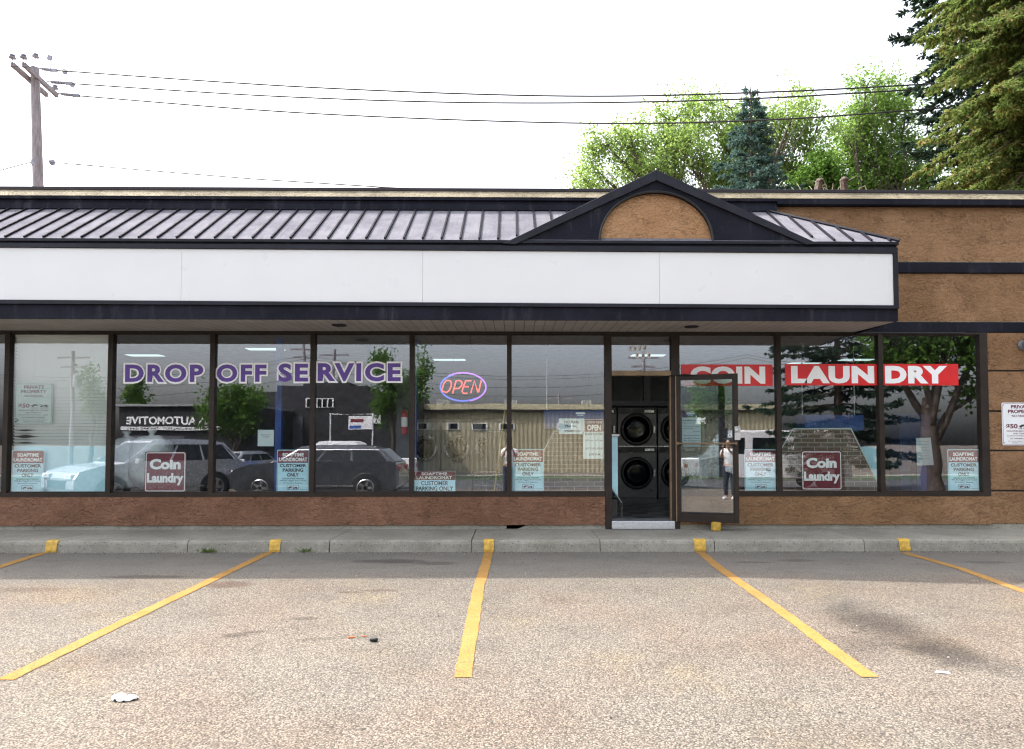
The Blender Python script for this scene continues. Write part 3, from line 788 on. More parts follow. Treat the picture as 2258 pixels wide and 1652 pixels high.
# partition framing above the dryers
DY = 4.0
pw = MB(); pw.box(fx(1300, 930, DY), fx(1640, 930, DY), DY + .05, DY + .15, fz(890, 1400, DY), HEAD + .06)
pw.build("dryer_bulkhead", MAT['dryerdk'], bld)
fr = MB()
for px in (1427, 1337, 1520): fr.box(fx(px - 7, 850, DY), fx(px + 7, 850, DY), DY, DY + .049, fz(890, 1400, DY), HEAD + .05)
fr.box(fx(1300, 930, DY), fx(1640, 930, DY), DY - .01, DY + .049, fz(895, 1400, DY), fz(884, 1400, DY))
fr.build("bulkhead_frame", MAT['galv'], bld)
# ================================================================== SIGN BOARDS AND LETTERING
sign = thing("blank_sign_board", "long blank white sign board under the metal canopy roof", "sign board", (0, CAN, sgb(0)))
js = [-125, 400, 932, 1454, 1968]
for i in range(4):
    a, b = fx(js[i], 610, CAN) + .0015, (fx(js[i + 1], 610, CAN) - .0015 if i < 3 else XCR)
    q = MB(); slab(q, a, b, CAN + .0, CAN + .03, sgb, sgt); q.build("sign_panel", MAT['signwhite'], sign)
q = MB(); slab(q, XL, fx(-125, 610, CAN) - .004, CAN, CAN + .03, sgb, sgt); q.build("sign_panel", MAT['signwhite'], sign)

def rrect(x0, x1, z0, z1, r, n=5):
    o = []
    for cx, cz, a in ((x1 - r, z1 - r, 0), (x0 + r, z1 - r, 90), (x0 + r, z0 + r, 180), (x1 - r, z0 + r, 270)):
        for k in range(n + 1):
            t = R(a + 90 * k / n); o.append((cx + r * math.cos(t), cz + r * math.sin(t)))
    return o
def ring(mb, x0, x1, z0, z1, r, w_, y):
    a = rrect(x0, x1, z0, z1, r); b = rrect(x0 + w_, x1 - w_, z0 + w_, z1 - w_, max(r - w_, .001)); n = len(a); s = len(mb.v)
    mb.v += [(p[0], y, p[1]) for p in a] + [(p[0], y, p[1]) for p in b]
    mb.f += [(s + i, s + (i + 1) % n, s + n + (i + 1) % n, s + n + i) for i in range(n)]
    return mb
def flat(mb, pts, y):
    s = len(mb.v); mb.v += [(p[0], y, p[1]) for p in pts]; mb.f.append(tuple(range(s, s + len(pts)))); return mb
def towicon(mb, x0, x1, z0, z1, y):
    W, H = x1 - x0, z1 - z0
    P = lambda u, v: (x0 + u * W, z0 + v * H)
    flat(mb, [P(0, .3), P(0, .5), P(.1, .58), P(.16, .82), P(.3, .84), P(.38, .62), P(.45, .66), P(.45, .45), P(.2, .3)], y)
    flat(mb, [P(.5, .18), P(.48, .4), P(.74, .42), P(.76, .72), P(.88, .72), P(.94, .46), P(1, .42), P(1, .18)], y)
    flat(mb, [P(.4, .95), P(.43, 1.0), P(.72, .5), P(.66, .42)], y)
    for u in (.12, .6, .88): flat(mb, [P(u + .055 * math.cos(t), .2 + .2 * math.sin(t)) for t in [k * math.pi / 5 for k in range(10)]], y)

# --- "customer parking only" placards inside the glass
YS = .030
def placard(x0, x1, z0, z1, label):
    c = Vector(((x0 + x1) / 2, YS, z0))
    t = thing("customer_parking_sign", label, "parking sign", c, 0, "customer parking signs in the windows")
    W, H = x1 - x0, z1 - z0; y = YS
    X = lambda u: x0 + u * W
    Z = lambda v: z0 + v * H
    MB().prism(rrect(x0, x1, z0, z1, .018), y, y + .004).build("board", MAT['paleboard'], t)
    q = MB(); flat(q, [(X(.03), Z(.69)), (X(.97), Z(.69))] + [p for p in rrect(X(.03), X(.97), Z(.5), Z(.975), .014) if p[1] > Z(.7)], y - .001); q.build("header", MAT['maroon'], t)
    q = MB(); q.text("SOAPTIME", X(.17), X(.83), Z(.84), Z(.925), y - .002, .035); q.text("LAUNDROMAT", X(.06), X(.94), Z(.725), Z(.815), y - .002, .035); q.build("header_lettering", MAT['whiteink'], t)
    q = MB(); q.text("CUSTOMER", X(.09), X(.91), Z(.585), Z(.665), y - .002, .035); q.text("PARKING", X(.18), X(.82), Z(.475), Z(.56), y - .002, .035); q.text("ONLY", X(.32), X(.68), Z(.365), Z(.45), y - .002, .035); q.build("lettering", MAT['ink'], t)
    q = MB(); q.text("Unauthorized Vehicles", X(.16), X(.84), Z(.30), Z(.337), y - .002, .01); q.text("Will Be Tagged And Towed", X(.1), X(.9), Z(.245), Z(.285), y - .002, .01); q.text("At Owner's Expense", X(.2), X(.8), Z(.19), Z(.228), y - .002, .01)
    q.build("small_print", MAT['ink'], t); MB().text("City Bylaw 5590", X(.72), X(.95), Z(.045), Z(.065), y - .002, .01).build("bylaw_mark", MAT['ink'], t)
    q = MB(); ring(q, X(.32), X(.68), Z(.05), Z(.165), .012, .005, y - .002); towicon(q, X(.35), X(.65), Z(.07), Z(.145), y - .002); ring(q, X(.02), X(.98), Z(.015), Z(.985), .016, .004, y - .0015); q.build("tow_emblem", MAT['redink'], t)
    return t
PS = [(24, 92, 997, 1087, "customer parking sign beside the window blind, under the private property sign"),
      (611, 681, 993, 1085, "customer parking sign against the mullion below OFF SERVICE, in front of the dark wagon reflection"),
      (1130, 1198, 991, 1083, "customer parking sign in front of the brick half wall left of the doorway"),
      (1642, 1712, 991, 1083, "customer parking sign just right of the open door, below the COIN banner"),
      (2090, 2160, 990, 1083, "customer parking sign in the last window, nearest to the stucco wall")]
base = None
for a, b, t, bt, lab in PS:
    p0, p1 = at(a, bt, YS), at(b, t, YS)
    z0 = max(p0.z, SILL + .004)
    if base is None: base = placard(p0.x, p0.x + .462, z0, z0 + .605, lab); 
    else: dup(base, ((p0.x + p1.x) / 2, YS, z0), None, lab)
# --- maroon "Coin Laundry" squares
def coin(a, b, t_, bt, lab):
    p0, p1 = at(a, bt, YS), at(b, t_, YS); x0, x1, z0, z1 = p0.x, p1.x, max(p0.z, SILL + .004), p1.z; W, H = x1 - x0, z1 - z0; y = YS
    t = thing("coin_laundry_sign", lab, "sign", ((x0 + x1) / 2, YS, z0), 0, "maroon coin laundry signs")
    MB().prism(rrect(x0, x1, z0, z1, .02), y, y + .004).build("board", MAT['maroon'], t)
    q = MB(); ring(q, x0 + .02 * W, x1 - .02 * W, z0 + .02 * H, z1 - .02 * H, .03, .012, y - .001); q.build("border", MAT['whiteink'], t)
    q = MB(); q.text("Coin", x0 + .12 * W, x0 + .87 * W, z0 + .56 * H, z0 + .82 * H, y - .002, .05); q.text("Laundry", x0 + .06 * W, x0 + .94 * W, z0 + .17 * H, z0 + .47 * H, y - .002, .05); q.build("lettering", MAT['whiteink'], t)
    return t
c0 = coin(318, 411, 996, 1087, "maroon coin laundry sign in front of the white plastic bags")
coin(1768, 1856, 994, 1081, "maroon coin laundry sign in front of the brick half wall right of the door")
# --- small wide parking placard
p0, p1 = at(913, 1085, YS), at(1004, 1039, YS); x0, x1, z0, z1 = p0.x, p1.x, max(p0.z, SILL + .003), p1.z; W, H = x1 - x0, z1 - z0; y = YS
t = thing("customer_parking_sign", "small wide customer parking sign low in the window under the neon OPEN sign", "parking sign", ((x0 + x1) / 2, YS, z0))
MB().prism(rrect(x0, x1, z0, z1, .012), y, y + .004).build("board", MAT['paleboard'], t)
q = MB(); flat(q, [(x0 + .003, z0 + .57 * H), (x1 - .003, z0 + .57 * H), (x1 - .003, z1 - .01), (x1 - .012, z1 - .002), (x0 + .012, z1 - .002), (x0 + .003, z1 - .01)], y - .001); q.build("header", MAT['maroon'], t)
q = MB(); q.text("SOAPTIME", x0 + .18 * W, x1 - .2 * W, z0 + .80 * H, z0 + .94 * H, y - .002, .015); q.text("LAUNDROMAT", x0 + .06 * W, x1 - .08 * W, z0 + .61 * H, z0 + .76 * H, y - .002, .015); q.build("header_lettering", MAT['whiteink'], t)
q = MB(); q.text("CUSTOMER", x0 + .17 * W, x1 - .17 * W, z0 + .32 * H, z0 + .53 * H, y - .002, .02); q.text("PARKING ONLY", x0 + .05 * W, x1 - .05 * W, z0 + .06 * H, z0 + .27 * H, y - .002, .02); q.build("lettering", MAT['ink'], t)
# --- big vinyl lettering on the outside of the glass
lt = thing("window_lettering", "purple DROP OFF SERVICE lettering with white outline across three windows", "lettering", (fx(580), -.006, fz(848)))
for wd, a, b, t0, t1 in (("DROP", 272, 453, 800, 847), ("OFF", 474, 592, 800, 846.5), ("SE", 610, 684, 798, 846), ("RVICE", 697, 888, 797, 845)):
    p0, p1 = at(a, t1), at(b, t0)
    o = MB().text(wd, p0.x, p1.x, p0.z, p1.z, -.0055, .10, 0, 0, False, 1.22).build("word_outline", MAT['whiteink'], lt)
    e = .026
    MB().text(wd, p0.x + e, p1.x - e, p0.z + e, p1.z - e, -.0085, .04, 0, 0, False, 1.2).build("word", MAT['purple'], o)
def banner(body, a, b, t0, t1, la, lb, lab):
    p0, p1 = at(a, t1), at(b, t0); z0, z1 = p0.z, p1.z; H = z1 - z0
    t = thing("window_banner", lab, "banner", ((p0.x + p1.x) / 2, -.006, z0), 0, "red window banners")
    MB().box(p0.x, p1.x, -.0062, -.0042, z0, z1).build("strip", MAT['red'], t)
    MB().text(body, at(la, 830).x, at(lb, 830).x, z0 + .09 * H, z0 + .91 * H, -.008, .06, 0, 0, False, 1.1).build("lettering", MAT['whiteink'], t)
banner("COIN", 1502, 1703, 804, 851, 1522, 1687, "red banner strip reading COIN, partly behind the open door")
banner("LAUN", 1731, 1936, 803, 850, 1744, 1927, "red banner strip reading LAUN in the second window right of the door")
banner("DRY", 1946, 2112, 803, 850, 1951, 2088, "red banner strip reading DRY in the last window")
# --- house numbers on the transom
for txt, xs, py, lab in (("7626", (1390, 1400.5, 1411, 1422), (763.5, 774.5), "row of small gold number tiles reading 7626 on the transom"), ("104", (1405, 1418, 1431), (778, 790), "short row of small number tiles reading 104 on the transom")):
    c0_ = at(xs[0], py[1]); t = thing("house_number", lab, "house number", (c0_.x, -.006, c0_.z))
    for i, ch in enumerate(txt):
        dz = (.004 * i if len(txt) == 4 else 0); p0, p1 = at(xs[i] - 4.2, py[1]), at(xs[i] + 4.2, py[0])
        s = .010
        q = flat(MB(), [(p0.x, p0.z + dz), (p1.x - s, p0.z + dz), (p1.x, p1.z + dz), (p0.x + s, p1.z + dz)], -.006).build("tile", MAT['cream_tile'] if 'cream_tile' in MAT else MAT['whiteink'], t)
        MB().text(ch, p0.x + .016, p1.x - .014, p0.z + .012 + dz, p1.z - .012 + dz, -.0075, .03, .25).build("numeral", MAT['ink'], q)
# --- private property signs
def private(x0, x1, z0, z1, y, lab, mats):
    W, H = x1 - x0, z1 - z0; X = lambda u: x0 + u * W; Z = lambda v: z0 + v * H
    t = thing("private_property_sign", lab, "no parking sign", ((x0 + x1) / 2, y, z0), 0, "private property signs")
    MB().prism(rrect(x0, x1, z0, z1, .02), y, y + .004).build("board", mats, t)
    q = MB(); ring(q, X(.02), X(.98), Z(.018), Z(.982), .02, .005, y - .001)
    q.text("PRIVATE", X(.24), X(.77), Z(.862), Z(.945), y - .002, .035); q.text("PROPERTY", X(.16), X(.84), Z(.752), Z(.835), y - .002, .035); q.text("NO PARKING", X(.26), X(.75), Z(.66), Z(.715), y - .002, .01)
    q.text("$50", X(.1), X(.4), Z(.38), Z(.5), y - .002, .035); q.text("FINE FOR VIOLATION", X(.43), X(.9), Z(.375), Z(.405), y - .002, .012)
    for i, (s, a, b) in enumerate((("VIOLATORS MAY BE TAGGED", .1, .9), ("AND TOWED BY", .28, .72), ("CLAY'S TOWING (451-1555)", .12, .88), ("AT OWNER'S EXPENSE", .2, .8))):
        q.text(s, X(a), X(b), Z(.315 - .058 * i), Z(.35 - .058 * i), y - .002, .012)
    q.text("CITY BYLAW 5590 SECTION 603 AND 604", X(.14), X(.86), Z(.085), Z(.105), y - .002, .005); q.text("PROPERTY OF CLAY'S TOWING", X(.25), X(.78), Z(.045), Z(.065), y - .002, .005)
    q.build("lettering", MAT['redink'], t)
    q = MB(); towicon(q, X(.43), X(.9), Z(.41), Z(.5), y - .002); q.build("tow_emblem", MAT['ink'], t)
    if 'window' in lab:
        q = MB(); flat(q, [(X(.03), Z(.075)), (X(.1), Z(.09)), (X(.03), Z(.13)), (X(.045), Z(.14)), (X(.13), Z(.09)), (X(.045), Z(.04)), (X(.03), Z(.05))], y - .002); q.build("arrow", MAT['ink'], t)
    return t
p0, p1 = at(31, 935, .03), at(117, 845, .03)
private(p0.x, p1.x, p0.z, p1.z, .03, "greenish private property sign in the window over the white blind", mk("aged_sign_board", (.50, .62, .58), .5, 0, .12, 4))
p0 = at(2211, 982, -.036); p1 = at(2211, 888, -.036)
pp = private(p0.x, p0.x + .56, p0.z, p1.z, -.036, "white private property sign screwed to the brown stucco wall", mk("white_sign_board", (.78, .80, .82), .45, 0, .04))
for dx in (.03, .53):
    for z in (p0.z + .035, p1.z - .035): MB().lathe([(.006, 0), (.006, -.003), (.003, -.005)], (p0.x + dx, -.036, z), 'Y', 8).build("screw", MAT['ink'], pp)
# --- neon OPEN sign
ne = thing("neon_open_sign", "lit neon OPEN sign, red letters in a blue and purple oval", "neon sign", (at(1020, 855, .05).x, .05, at(1020, 855, .05).z))
NX = lambda px, py: at(px, py, .05)
def zoomp(x, y): return NX((1220 + x / 3.44) / 1.3605, (1000 + y / 3.44) / 1.3605)
def arcp(a0, a1, rx=238, ry=148, cx=580, cy=556, n=26):
    return [zoomp(cx + rx * math.cos(R(a0 + (a1 - a0) * k / n)), cy - ry * math.sin(R(a0 + (a1 - a0) * k / n))) for k in range(n + 1)]
MB().tube(arcp(128, -72), .011, 8).build("purple_tube", MAT['neon_purple'], ne, smooth=True)
MB().tube(arcp(114, 307, 232, 142), .011, 8).build("blue_tube", MAT['neon_blue'], ne, smooth=True)
lets = {'O': [[(398, 606), (372, 600), (368, 570), (385, 520), (410, 488), (445, 488), (463, 510), (460, 550), (440, 590), (412, 612), (400, 612)]],
        'P': [[(475, 622), (510, 492), (545, 488), (572, 505), (568, 540), (540, 570), (495, 572)]],
        'E': [[(668, 490), (610, 492), (590, 540), (572, 600), (585, 620), (628, 620)], [(592, 552), (642, 552)]],
        'N': [[(662, 618), (700, 490), (735, 610), (742, 610), (770, 488)]]}
for ch, strokes in lets.items():
    q = MB()
    for s in strokes: q.tube([zoomp(*p) + Vector((0, -.012, 0)) for p in s], .010, 8)
    q.build("letter_tube", MAT['neon_red'], ne, smooth=True)
q = MB(); q.tube([zoomp(420, 556), zoomp(740, 556)], .005, 6); q.tube([zoomp(580, 415), zoomp(580, 690)], .005, 6)
for x in (480, 660): q.tube([zoomp(x, 420), zoomp(x, 420) + Vector((0, 0, HEAD - zoomp(x, 420).z))], .002, 4)
q.build("hanger", MAT['black'], ne)
# --- papers taped to the glass
def paper(a, b, t0, t1, lines, lab, cat="notice", head=None, y=.02, name="paper_notice", mat='paper', tilt=0):
    p0, p1 = at(a, t1, y), at(b, t0, y); W, H = p1.x - p0.x, p1.z - p0.z
    t = thing(name, lab, cat, ((p0.x + p1.x) / 2, y, p0.z))
    MB().box(p0.x, p1.x, y, y + .001, p0.z, p1.z).build("sheet", MAT[mat], t)
    q = MB()
    for s, u0, u1, v0, v1, bo in lines: q.text(s, p0.x + u0 * W, p0.x + u1 * W, p0.z + v0 * H, p0.z + v1 * H, y - .001, bo)
    if lines: q.build("lettering", MAT['ink'], t)
    return t, p0, W, H
paper(1232, 1288, 923, 957, [("NO Public", .22, .8, .68, .86, .02), ("Phone,", .24, .72, .40, .60, .02), ("Washroom", .22, .88, .12, .28, .02)], "handwritten white sheet saying no public phone or washroom")
t, p0, W, H = paper(1286, 1331, 951, 1012, [("BUSINESS HOURS", .1, .95, .86, .93, .015), ("9:00 am  6:00 pm", .1, .97, .62, .70, .005), ("LAST LOAD HOURS", .1, .97, .34, .41, .01), ("5:00 P.M.", .28, .85, .12, .20, .005)], "long white business hours sheet hanging below the come in sign")
a0, a1 = at(1288, 953, .016), at(1330, 925, .016)
t = thing("come_in_sign", "small maroon sign reading COME IN WE'RE OPEN above the business hours sheet", "open sign", (a0.x, .016, a0.z))
MB().box(a0.x, a1.x, .016, .018, a0.z, a1.z).build("board", MAT['maroon'], t)
q = MB(); ring(q, a0.x, a1.x, a0.z, a1.z, .012, .006, .0152); ww, hh = a1.x - a0.x, a1.z - a0.z
q.text("COME IN WE'RE", a0.x + .08 * ww, a1.x - .06 * ww, a0.z + .68 * hh, a0.z + .86 * hh, .015, .02); q.text("OPEN", a0.x + .16 * ww, a1.x - .12 * ww, a0.z + .12 * hh, a0.z + .58 * hh, .015, .04); q.build("lettering", MAT['whiteink'], t)
def tag24(x0, x1, z0, z1, y, par=None, lab="", loc=None):
    pass
for i, (a, b, t0, t1) in enumerate(((1270, 1290, 909.5, 919),)):
    p0, p1 = at(a, t1, .015), at(b, t0, .015); t = thing("hours_tag", "tiny dark blue and white 24 hour tag above the handwritten sheet", "sticker", (p0.x, .015, p0.z))
    MB().box(p0.x, p1.x, .015, .016, p0.z, p1.z).build("tag_face", MAT['blue'], t); zz = (p0.z + p1.z) / 2
    MB().box(p0.x, p1.x, .0135, .0148, zz + .005, p1.z).build("tag_top", MAT['paper'], t); MB().text("24 HR.", p0.x + .02, p1.x - .02, p0.z + .01, zz - .004, .0138, .03).build("lettering", MAT['whiteink'], t)
paper(568, 604, 948, 984, [("Please do not", .2, .8, .66, .74, 0), ("overload", .3, .7, .54, .62, 0)], "plain white square sheet in the window below OFF", y=.3)
# on the door leaf (local coordinates, inner face towards the wall)
dl = thing("paper_notice", "two pale blue notice sheets taped on the open glass door", "notice", (hx, hy, 0), ANG)
ca, sa = math.cos(ANG), math.sin(ANG)
def dlx(px): 
    d_ = ray(px, 930); n_ = Vector((-sa, ca)); c_ = Vector((hx, hy)); o = Vector((0, CY)); tt = (c_ - o).dot(n_) / Vector((d_.x, d_.y)).dot(n_)
    q_ = o + Vector((d_.x, d_.y)) * tt; return (q_ - c_).dot(Vector((ca, sa))), tt
u0, tt = dlx(1503.5); u1, _ = dlx(1545)
dz = lambda py: CZ + ray(1520, py).z * tt
MB().box(u0, u1, .008, .009, dz(975), dz(921)).build("sheet", MAT['paper'], dl, local=True); MB().box(u0 + .01, u1, .006, .007, dz(985.5), dz(954)).build("sheet", MAT['paper'], dl, local=True)
q = MB(); W = u1 - u0; 
for s, a, b, z, h, bo in (("BUSINESS HOURS", .06, .95, 926, 3, .01), ("Monday to Friday", .1, .7, 932, 2.4, .005), ("Saturday and Sunday", .1, .9, 939, 2.4, .005), ("Holidays closed", .1, .6, 944, 2.4, .005), ("last wash", .6, .95, 951, 2, .005)): q.text(s, u0 + a * W, u0 + b * W, dz(z + h), dz(z), .0055, bo)
for s, a, b, z in (("Please take your laundry", .08, .95, 959), ("out when it is done", .08, .9, 965), ("The management", .08, .95, 971)): q.text(s, u0 + a * W, u0 + b * W, dz(z + 2.6), dz(z), .0045, .02)
q.build("lettering", MAT['ink'], dl, local=True)
th_ = thing("hours_tag", "tiny dark blue and white 24 hour tag on the open glass door", "sticker", (hx, hy, 0), ANG)
a, _ = dlx(1513.5); b, _ = dlx(1532)
MB().box(a, b, .008, .009, dz(918), dz(910)).build("tag_face", MAT['blue'], th_, local=True); MB().box(a, b, .006, .007, dz(914), dz(910)).build("tag_top", MAT['paper'], th_, local=True)
MB().text("24 HR.", a + .02, b - .02, dz(917), dz(914.6), .0055, .03).build("lettering", MAT['whiteink'], th_, local=True)

# ================================================================== INSIDE THE SHOP
# blind and board in the first full window
l1, r0 = MULL[2]
bl = thing("window_blind", "white slatted blind with a bent brown gap, closed over the left window", "blind", ((l1 + r0) / 2, .06, fz(985, 140, .06)))
q = MB(); z = HEAD - .05; zb_ = fz(986, 140, .06); cxb, czb = at(56, 962, .06).x, at(56, 962, .06).z
while z > zb_:
    n = 40
    for k in range(n + 1):
        x = l1 + .015 + (r0 - l1 - .02) * k / n
        g_ = math.exp(-((x - cxb) / .11) ** 2) * math.exp(-((z - czb) / .12) ** 2)
        sg = math.sin(z * 60)
        tz = .007 * mnoise.noise((x * 1.5, z * 3, 1)) + g_ * .010 * sg
        hgt = .0232 * (1 - .55 * g_)
        q.v += [(x, .078, z + tz - hgt), (x, .046, z + tz + hgt * .9)]
    b = len(q.v) - 2 * (n + 1)
    q.f += [(b + 2 * k, b + 2 * k + 2, b + 2 * k + 3, b + 2 * k + 1) for k in range(n)]
    z -= .047
q.build("slats", MAT['slat'], bl)
MB().box(l1 + .01, r0 - .005, .045, .08, HEAD - .05, HEAD - .015).build("head_rail", MAT['white'], bl)
q = MB()
for px in (75, 205): q.tube([(fx(px, 900, .05), .049, HEAD - .05), (fx(px, 900, .05), .049, zb_)], .0012, 4)
q.build("cords", MAT['white'], bl)
bd = MB().box(l1 + .01, r0 - .004, .075, .088, SILL + .001, fz(984, 140, .07)); tag(bd.build("white_board", MAT['paleboard']), "large pale blue panel standing below the blind on the window ledge", "panel")
# window ledge inside
MB().box(MULL[0][0], DL0 - .1, .065, .34, SILL - .06, SILL - .012).build("window_ledge", MAT['interior'], bld)
MB().box(DR1 + .1, XW, .065, .34, SILL - .06, SILL - .012).build("window_ledge", MAT['interior'], bld)
# plastic bags of laundry on a low shelf
def bag(px, py, rx, rz, lab, seed):
    c = at(px, py, .62); q = MB(); n, m = 36, 22
    for j in range(m + 1):
        ph = math.pi * j / m
        for k in range(n):
            t_ = 2 * math.pi * k / n; d_ = Vector((math.sin(ph) * math.cos(t_), math.sin(ph) * math.sin(t_), math.cos(ph)))
            s_ = 1 + .10 * mnoise.noise(d_ * 2.2 + Vector((seed, 0, 0))) + .05 * mnoise.noise(d_ * 7 + Vector((0, seed, 0)))
            sq = lambda v: math.copysign(abs(v) ** .72, v)
            q.v.append((c.x + sq(d_.x) * rx * s_, c.y + sq(d_.y) * rx * .8 * s_, c.z + sq(d_.z) * rz * s_))
    for j in range(m):
        for k in range(n): l = (k + 1) % n; q.f.append((j * n + k, (j + 1) * n + k, (j + 1) * n + l, j * n + l))
    t = thing("plastic_bag", lab, "plastic bag", (c.x, c.y, c.z - rz), 0, "stuffed plastic bags in the window")
    q.build("bag_body", MAT['plastic'], t, smooth=True)
    k_ = MB(); k_.lathe([(.02, 0), (.05, .02), (.03, .045), (.07, .09), (.02, .10)], (c.x, c.y, c.z + rz * .98), 'Z', 12); k_.build("knot", MAT['plastic'], t, smooth=True)
bag(278, 1022, .22, .40, "narrow stuffed white plastic bag at the mullion beside the blind", 3)
bag(334, 1020, .31, .40, "wide stuffed white plastic bag behind the coin laundry sign", 11)
sb = thing("low_shelf", "black low shelf carrying the white plastic bags", "shelf", (fx(310, 1060, .62), .62, FL))
q = MB(); xa, xb = fx(248, 1060, .62), fx(460, 1060, .62); zt_ = at(300, 1020, .62).z - .40
q.box(xa, xb, .4, .95, zt_ - .05, zt_ - .003); q.build("shelf_top", MAT['dryerdk'], sb)
for x in (xa + .03, xb - .03):
    for yy in (.43, .92): MB().box(x - .025, x + .025, yy - .025, yy + .025, FL, zt_ - .05).build("leg", MAT['dryerdk'], sb)
# dryers
def dryer(px, lab):
    c = at(px, 1098, DY); x0, x1 = c.x - .395, c.x + .395; y = DY - .02
    t = thing("stacked_dryer", lab, "dryer", (c.x, DY, FL), 0, "stacked dryers at the back of the shop")
    ztop = fz(899, px, DY)
    MB().box(x0, x1, y, DY + .04, FL, ztop).build("cabinet", MAT['dryer'], t, bevel=.01)
    for zc in (fz(947, px, DY), fz(1043, px, DY)):
        r = .30
        dn = MB().lathe([(r + .03, 0), (r + .03, -.02), (r, -.045), (r - .03, -.045), (r - .035, -.02), (r - .035, 0)], (c.x - .02, y - .001, zc), 'Y', 40).build("door_ring", MAT['dryerdk'], t, smooth=True, autos=35)
        MB().lathe([(r - .036, -.014), (r * .5, -.02), (.01, -.022)], (c.x - .02, y - .001, zc), 'Y', 32).build("door_glass", MAT['carglass'], dn, smooth=True)
        MB().box(c.x + r + .02, c.x + r + .05, y - .05, y - .002, zc - .07, zc + .07).build("handle", MAT['steel'], dn)
    for z0_, z1_ in ((ztop - .13, ztop - .02), (fz(998, px, DY), fz(986, px, DY))):
        cp = MB().box(x0 + .02, x1 - .02, y - .018, y - .002, z0_, z1_).build("control_panel", MAT['dryerdk'], t)
        MB().box(x1 - .25, x1 - .06, y - .021, y - .0185, z0_ + .03, z1_ - .03).build("coin_slot", MAT['steel'], cp)
    MB().box(x0, x1, y - .006, y - .002, fz(985, px, DY), fz(983.5, px, DY)).build("trim_strip", MAT['steel'], t)
    return t
d0 = dryer(1406, "dark stacked dryer framed in the middle of the doorway")
dup(d0, (d0.location.x + .815, DY, FL), None, "dark stacked dryer half hidden by the right door jamb")
dup(d0, (d0.location.x - .815, DY, FL), None, "dark stacked dryer half hidden by the left door jamb")
dup(d0, (d0.location.x + 1.63, DY, FL), None, "dark stacked dryer seen through the glass of the open door")
# front loading washers
def washer(px, lab):
    y = 5.0; c = at(px, 989, y); x0, x1 = c.x - .335, c.x + .335
    t = thing("front_load_washer", lab, "washer", (c.x, y, FL), 0, "front loading washers in a row")
    MB().box(x0, x1, y, y + .8, FL, fz(925, px, y)).build("cabinet", MAT['washer'], t, bevel=.01)
    dn = MB().lathe([(.28, 0), (.29, -.03), (.25, -.05), (.22, -.04), (.215, 0)], (c.x, y - .001, c.z), 'Y', 36).build("door_ring", MAT['steel'], t, smooth=True, autos=35)
    MB().lathe([(.214, -.005), (.1, -.02), (.01, -.024)], (c.x, y - .001, c.z), 'Y', 28).build("door_glass", MAT['carglass'], dn, smooth=True)
    cp = MB().box(x0 + .02, x1 - .02, y - .02, y - .002, fz(948, px, y), fz(932, px, y)).build("control_panel", MAT['white'], t)
    MB().box(x0 + .2, x1 - .3, y - .024, y - .0205, fz(946, px, y), fz(934, px, y)).build("display", MAT['dryerdk'], cp)
    return t
w0 = washer(937, "front loading washer with a dark drum beside the blue post")
for k, lab in ((1, "front loading washer in the middle of the row under the neon sign"), (2, "front loading washer at the right end of the row behind the utility cabinet")):
    dup(w0, (w0.location.x + .69 * k, 5.0, FL), None, lab)
# posts
for a, b, lab in ((606, 620, "tall blue painted post inside the window below OFF SERVICE"), (909.5, 918, "tall blue painted post inside the window left of the neon sign")):
    x0, x1 = fx(a, 930, .8), fx(b, 930, .8); t = thing("support_post", lab, "post", ((x0 + x1) / 2, .8, FL), 0, "blue support posts")
    MB().box(x0, x1, .8, .8 + (x1 - x0), FL + .02, HEAD + .055).build("shaft", MAT['blue'], t, bevel=.006); MB().box(x0 - .03, x1 + .03, .77, .83 + (x1 - x0), FL, FL + .018).build("base_plate", MAT['blue'], t)
# fire extinguisher
c = at(892, 930, .9); t = thing("fire_extinguisher", "red fire extinguisher hanging inside left of the neon sign", "fire extinguisher", c)
MB().lathe([(.03, -.21), (.05, -.2), (.052, .10), (.04, .15), (.02, .17), (.02, .19)], c, 'Z', 20).build("cylinder", MAT['extred'], t, smooth=True, autos=50)
MB().lathe([(.0528, -.08), (.0532, -.07), (.0532, .06), (.0528, .07)], c, 'Z', 20).build("label_band", MAT['white'], t)
q = MB(); q.cbox(c + Vector((0, -.02, .21)), (.03, .1, .03)); q.tube([c + Vector((.02, 0, .2)), c + Vector((.065, 0, .17)), c + Vector((.065, 0, -.1))], .009, 6); q.build("valve_and_hose", MAT['black'], t)
q = MB(); q.box(c.x - .16, c.x + .16, 1.08, 1.14, FL, HEAD + .05); tag(q.build("wall_stub", MAT['interior']), "short interior partition carrying the fire extinguisher", "partition", kind='structure')
# brick half walls
def halfwall(px, lab, y, side=None):
    P = [at(a, b, y) for a, b in px]; t = thing("brick_half_wall", lab, "half wall", (P[0].x, y, FL), 0, "brick half walls beside the entrance")
    pts = [(p.x, p.z) for p in P]; zmin = FL + .002
    pts = [(pts[0][0], zmin)] + pts[0:] + [(pts[-1][0], zmin)]
    MB().prism(pts, y, y + .12).build("brick_face", MAT['brick'], t)
    q = MB()
    for i in range(len(P) - 1):
        q.tube([P[i] + Vector((0, -.004, 0)), P[i + 1] + Vector((0, -.004, 0))], .009, 4)
    q.build("edge_trim", MAT['white'], t)
    if side:
        Q = [at(a, b, y + .02) for a, b in side]; q = MB(); q.prism([(p.x, p.z) for p in Q], y + .13, y + .16); q.build("counter_panel", MAT['paleboard'], t)
halfwall([(1150, 1083), (1196, 1000), (1222, 951), (1301, 950), (1342, 1052)], "brick half wall with sloping ends left of the doorway", .5, [(1290, 951), (1342, 951), (1342, 1080)])
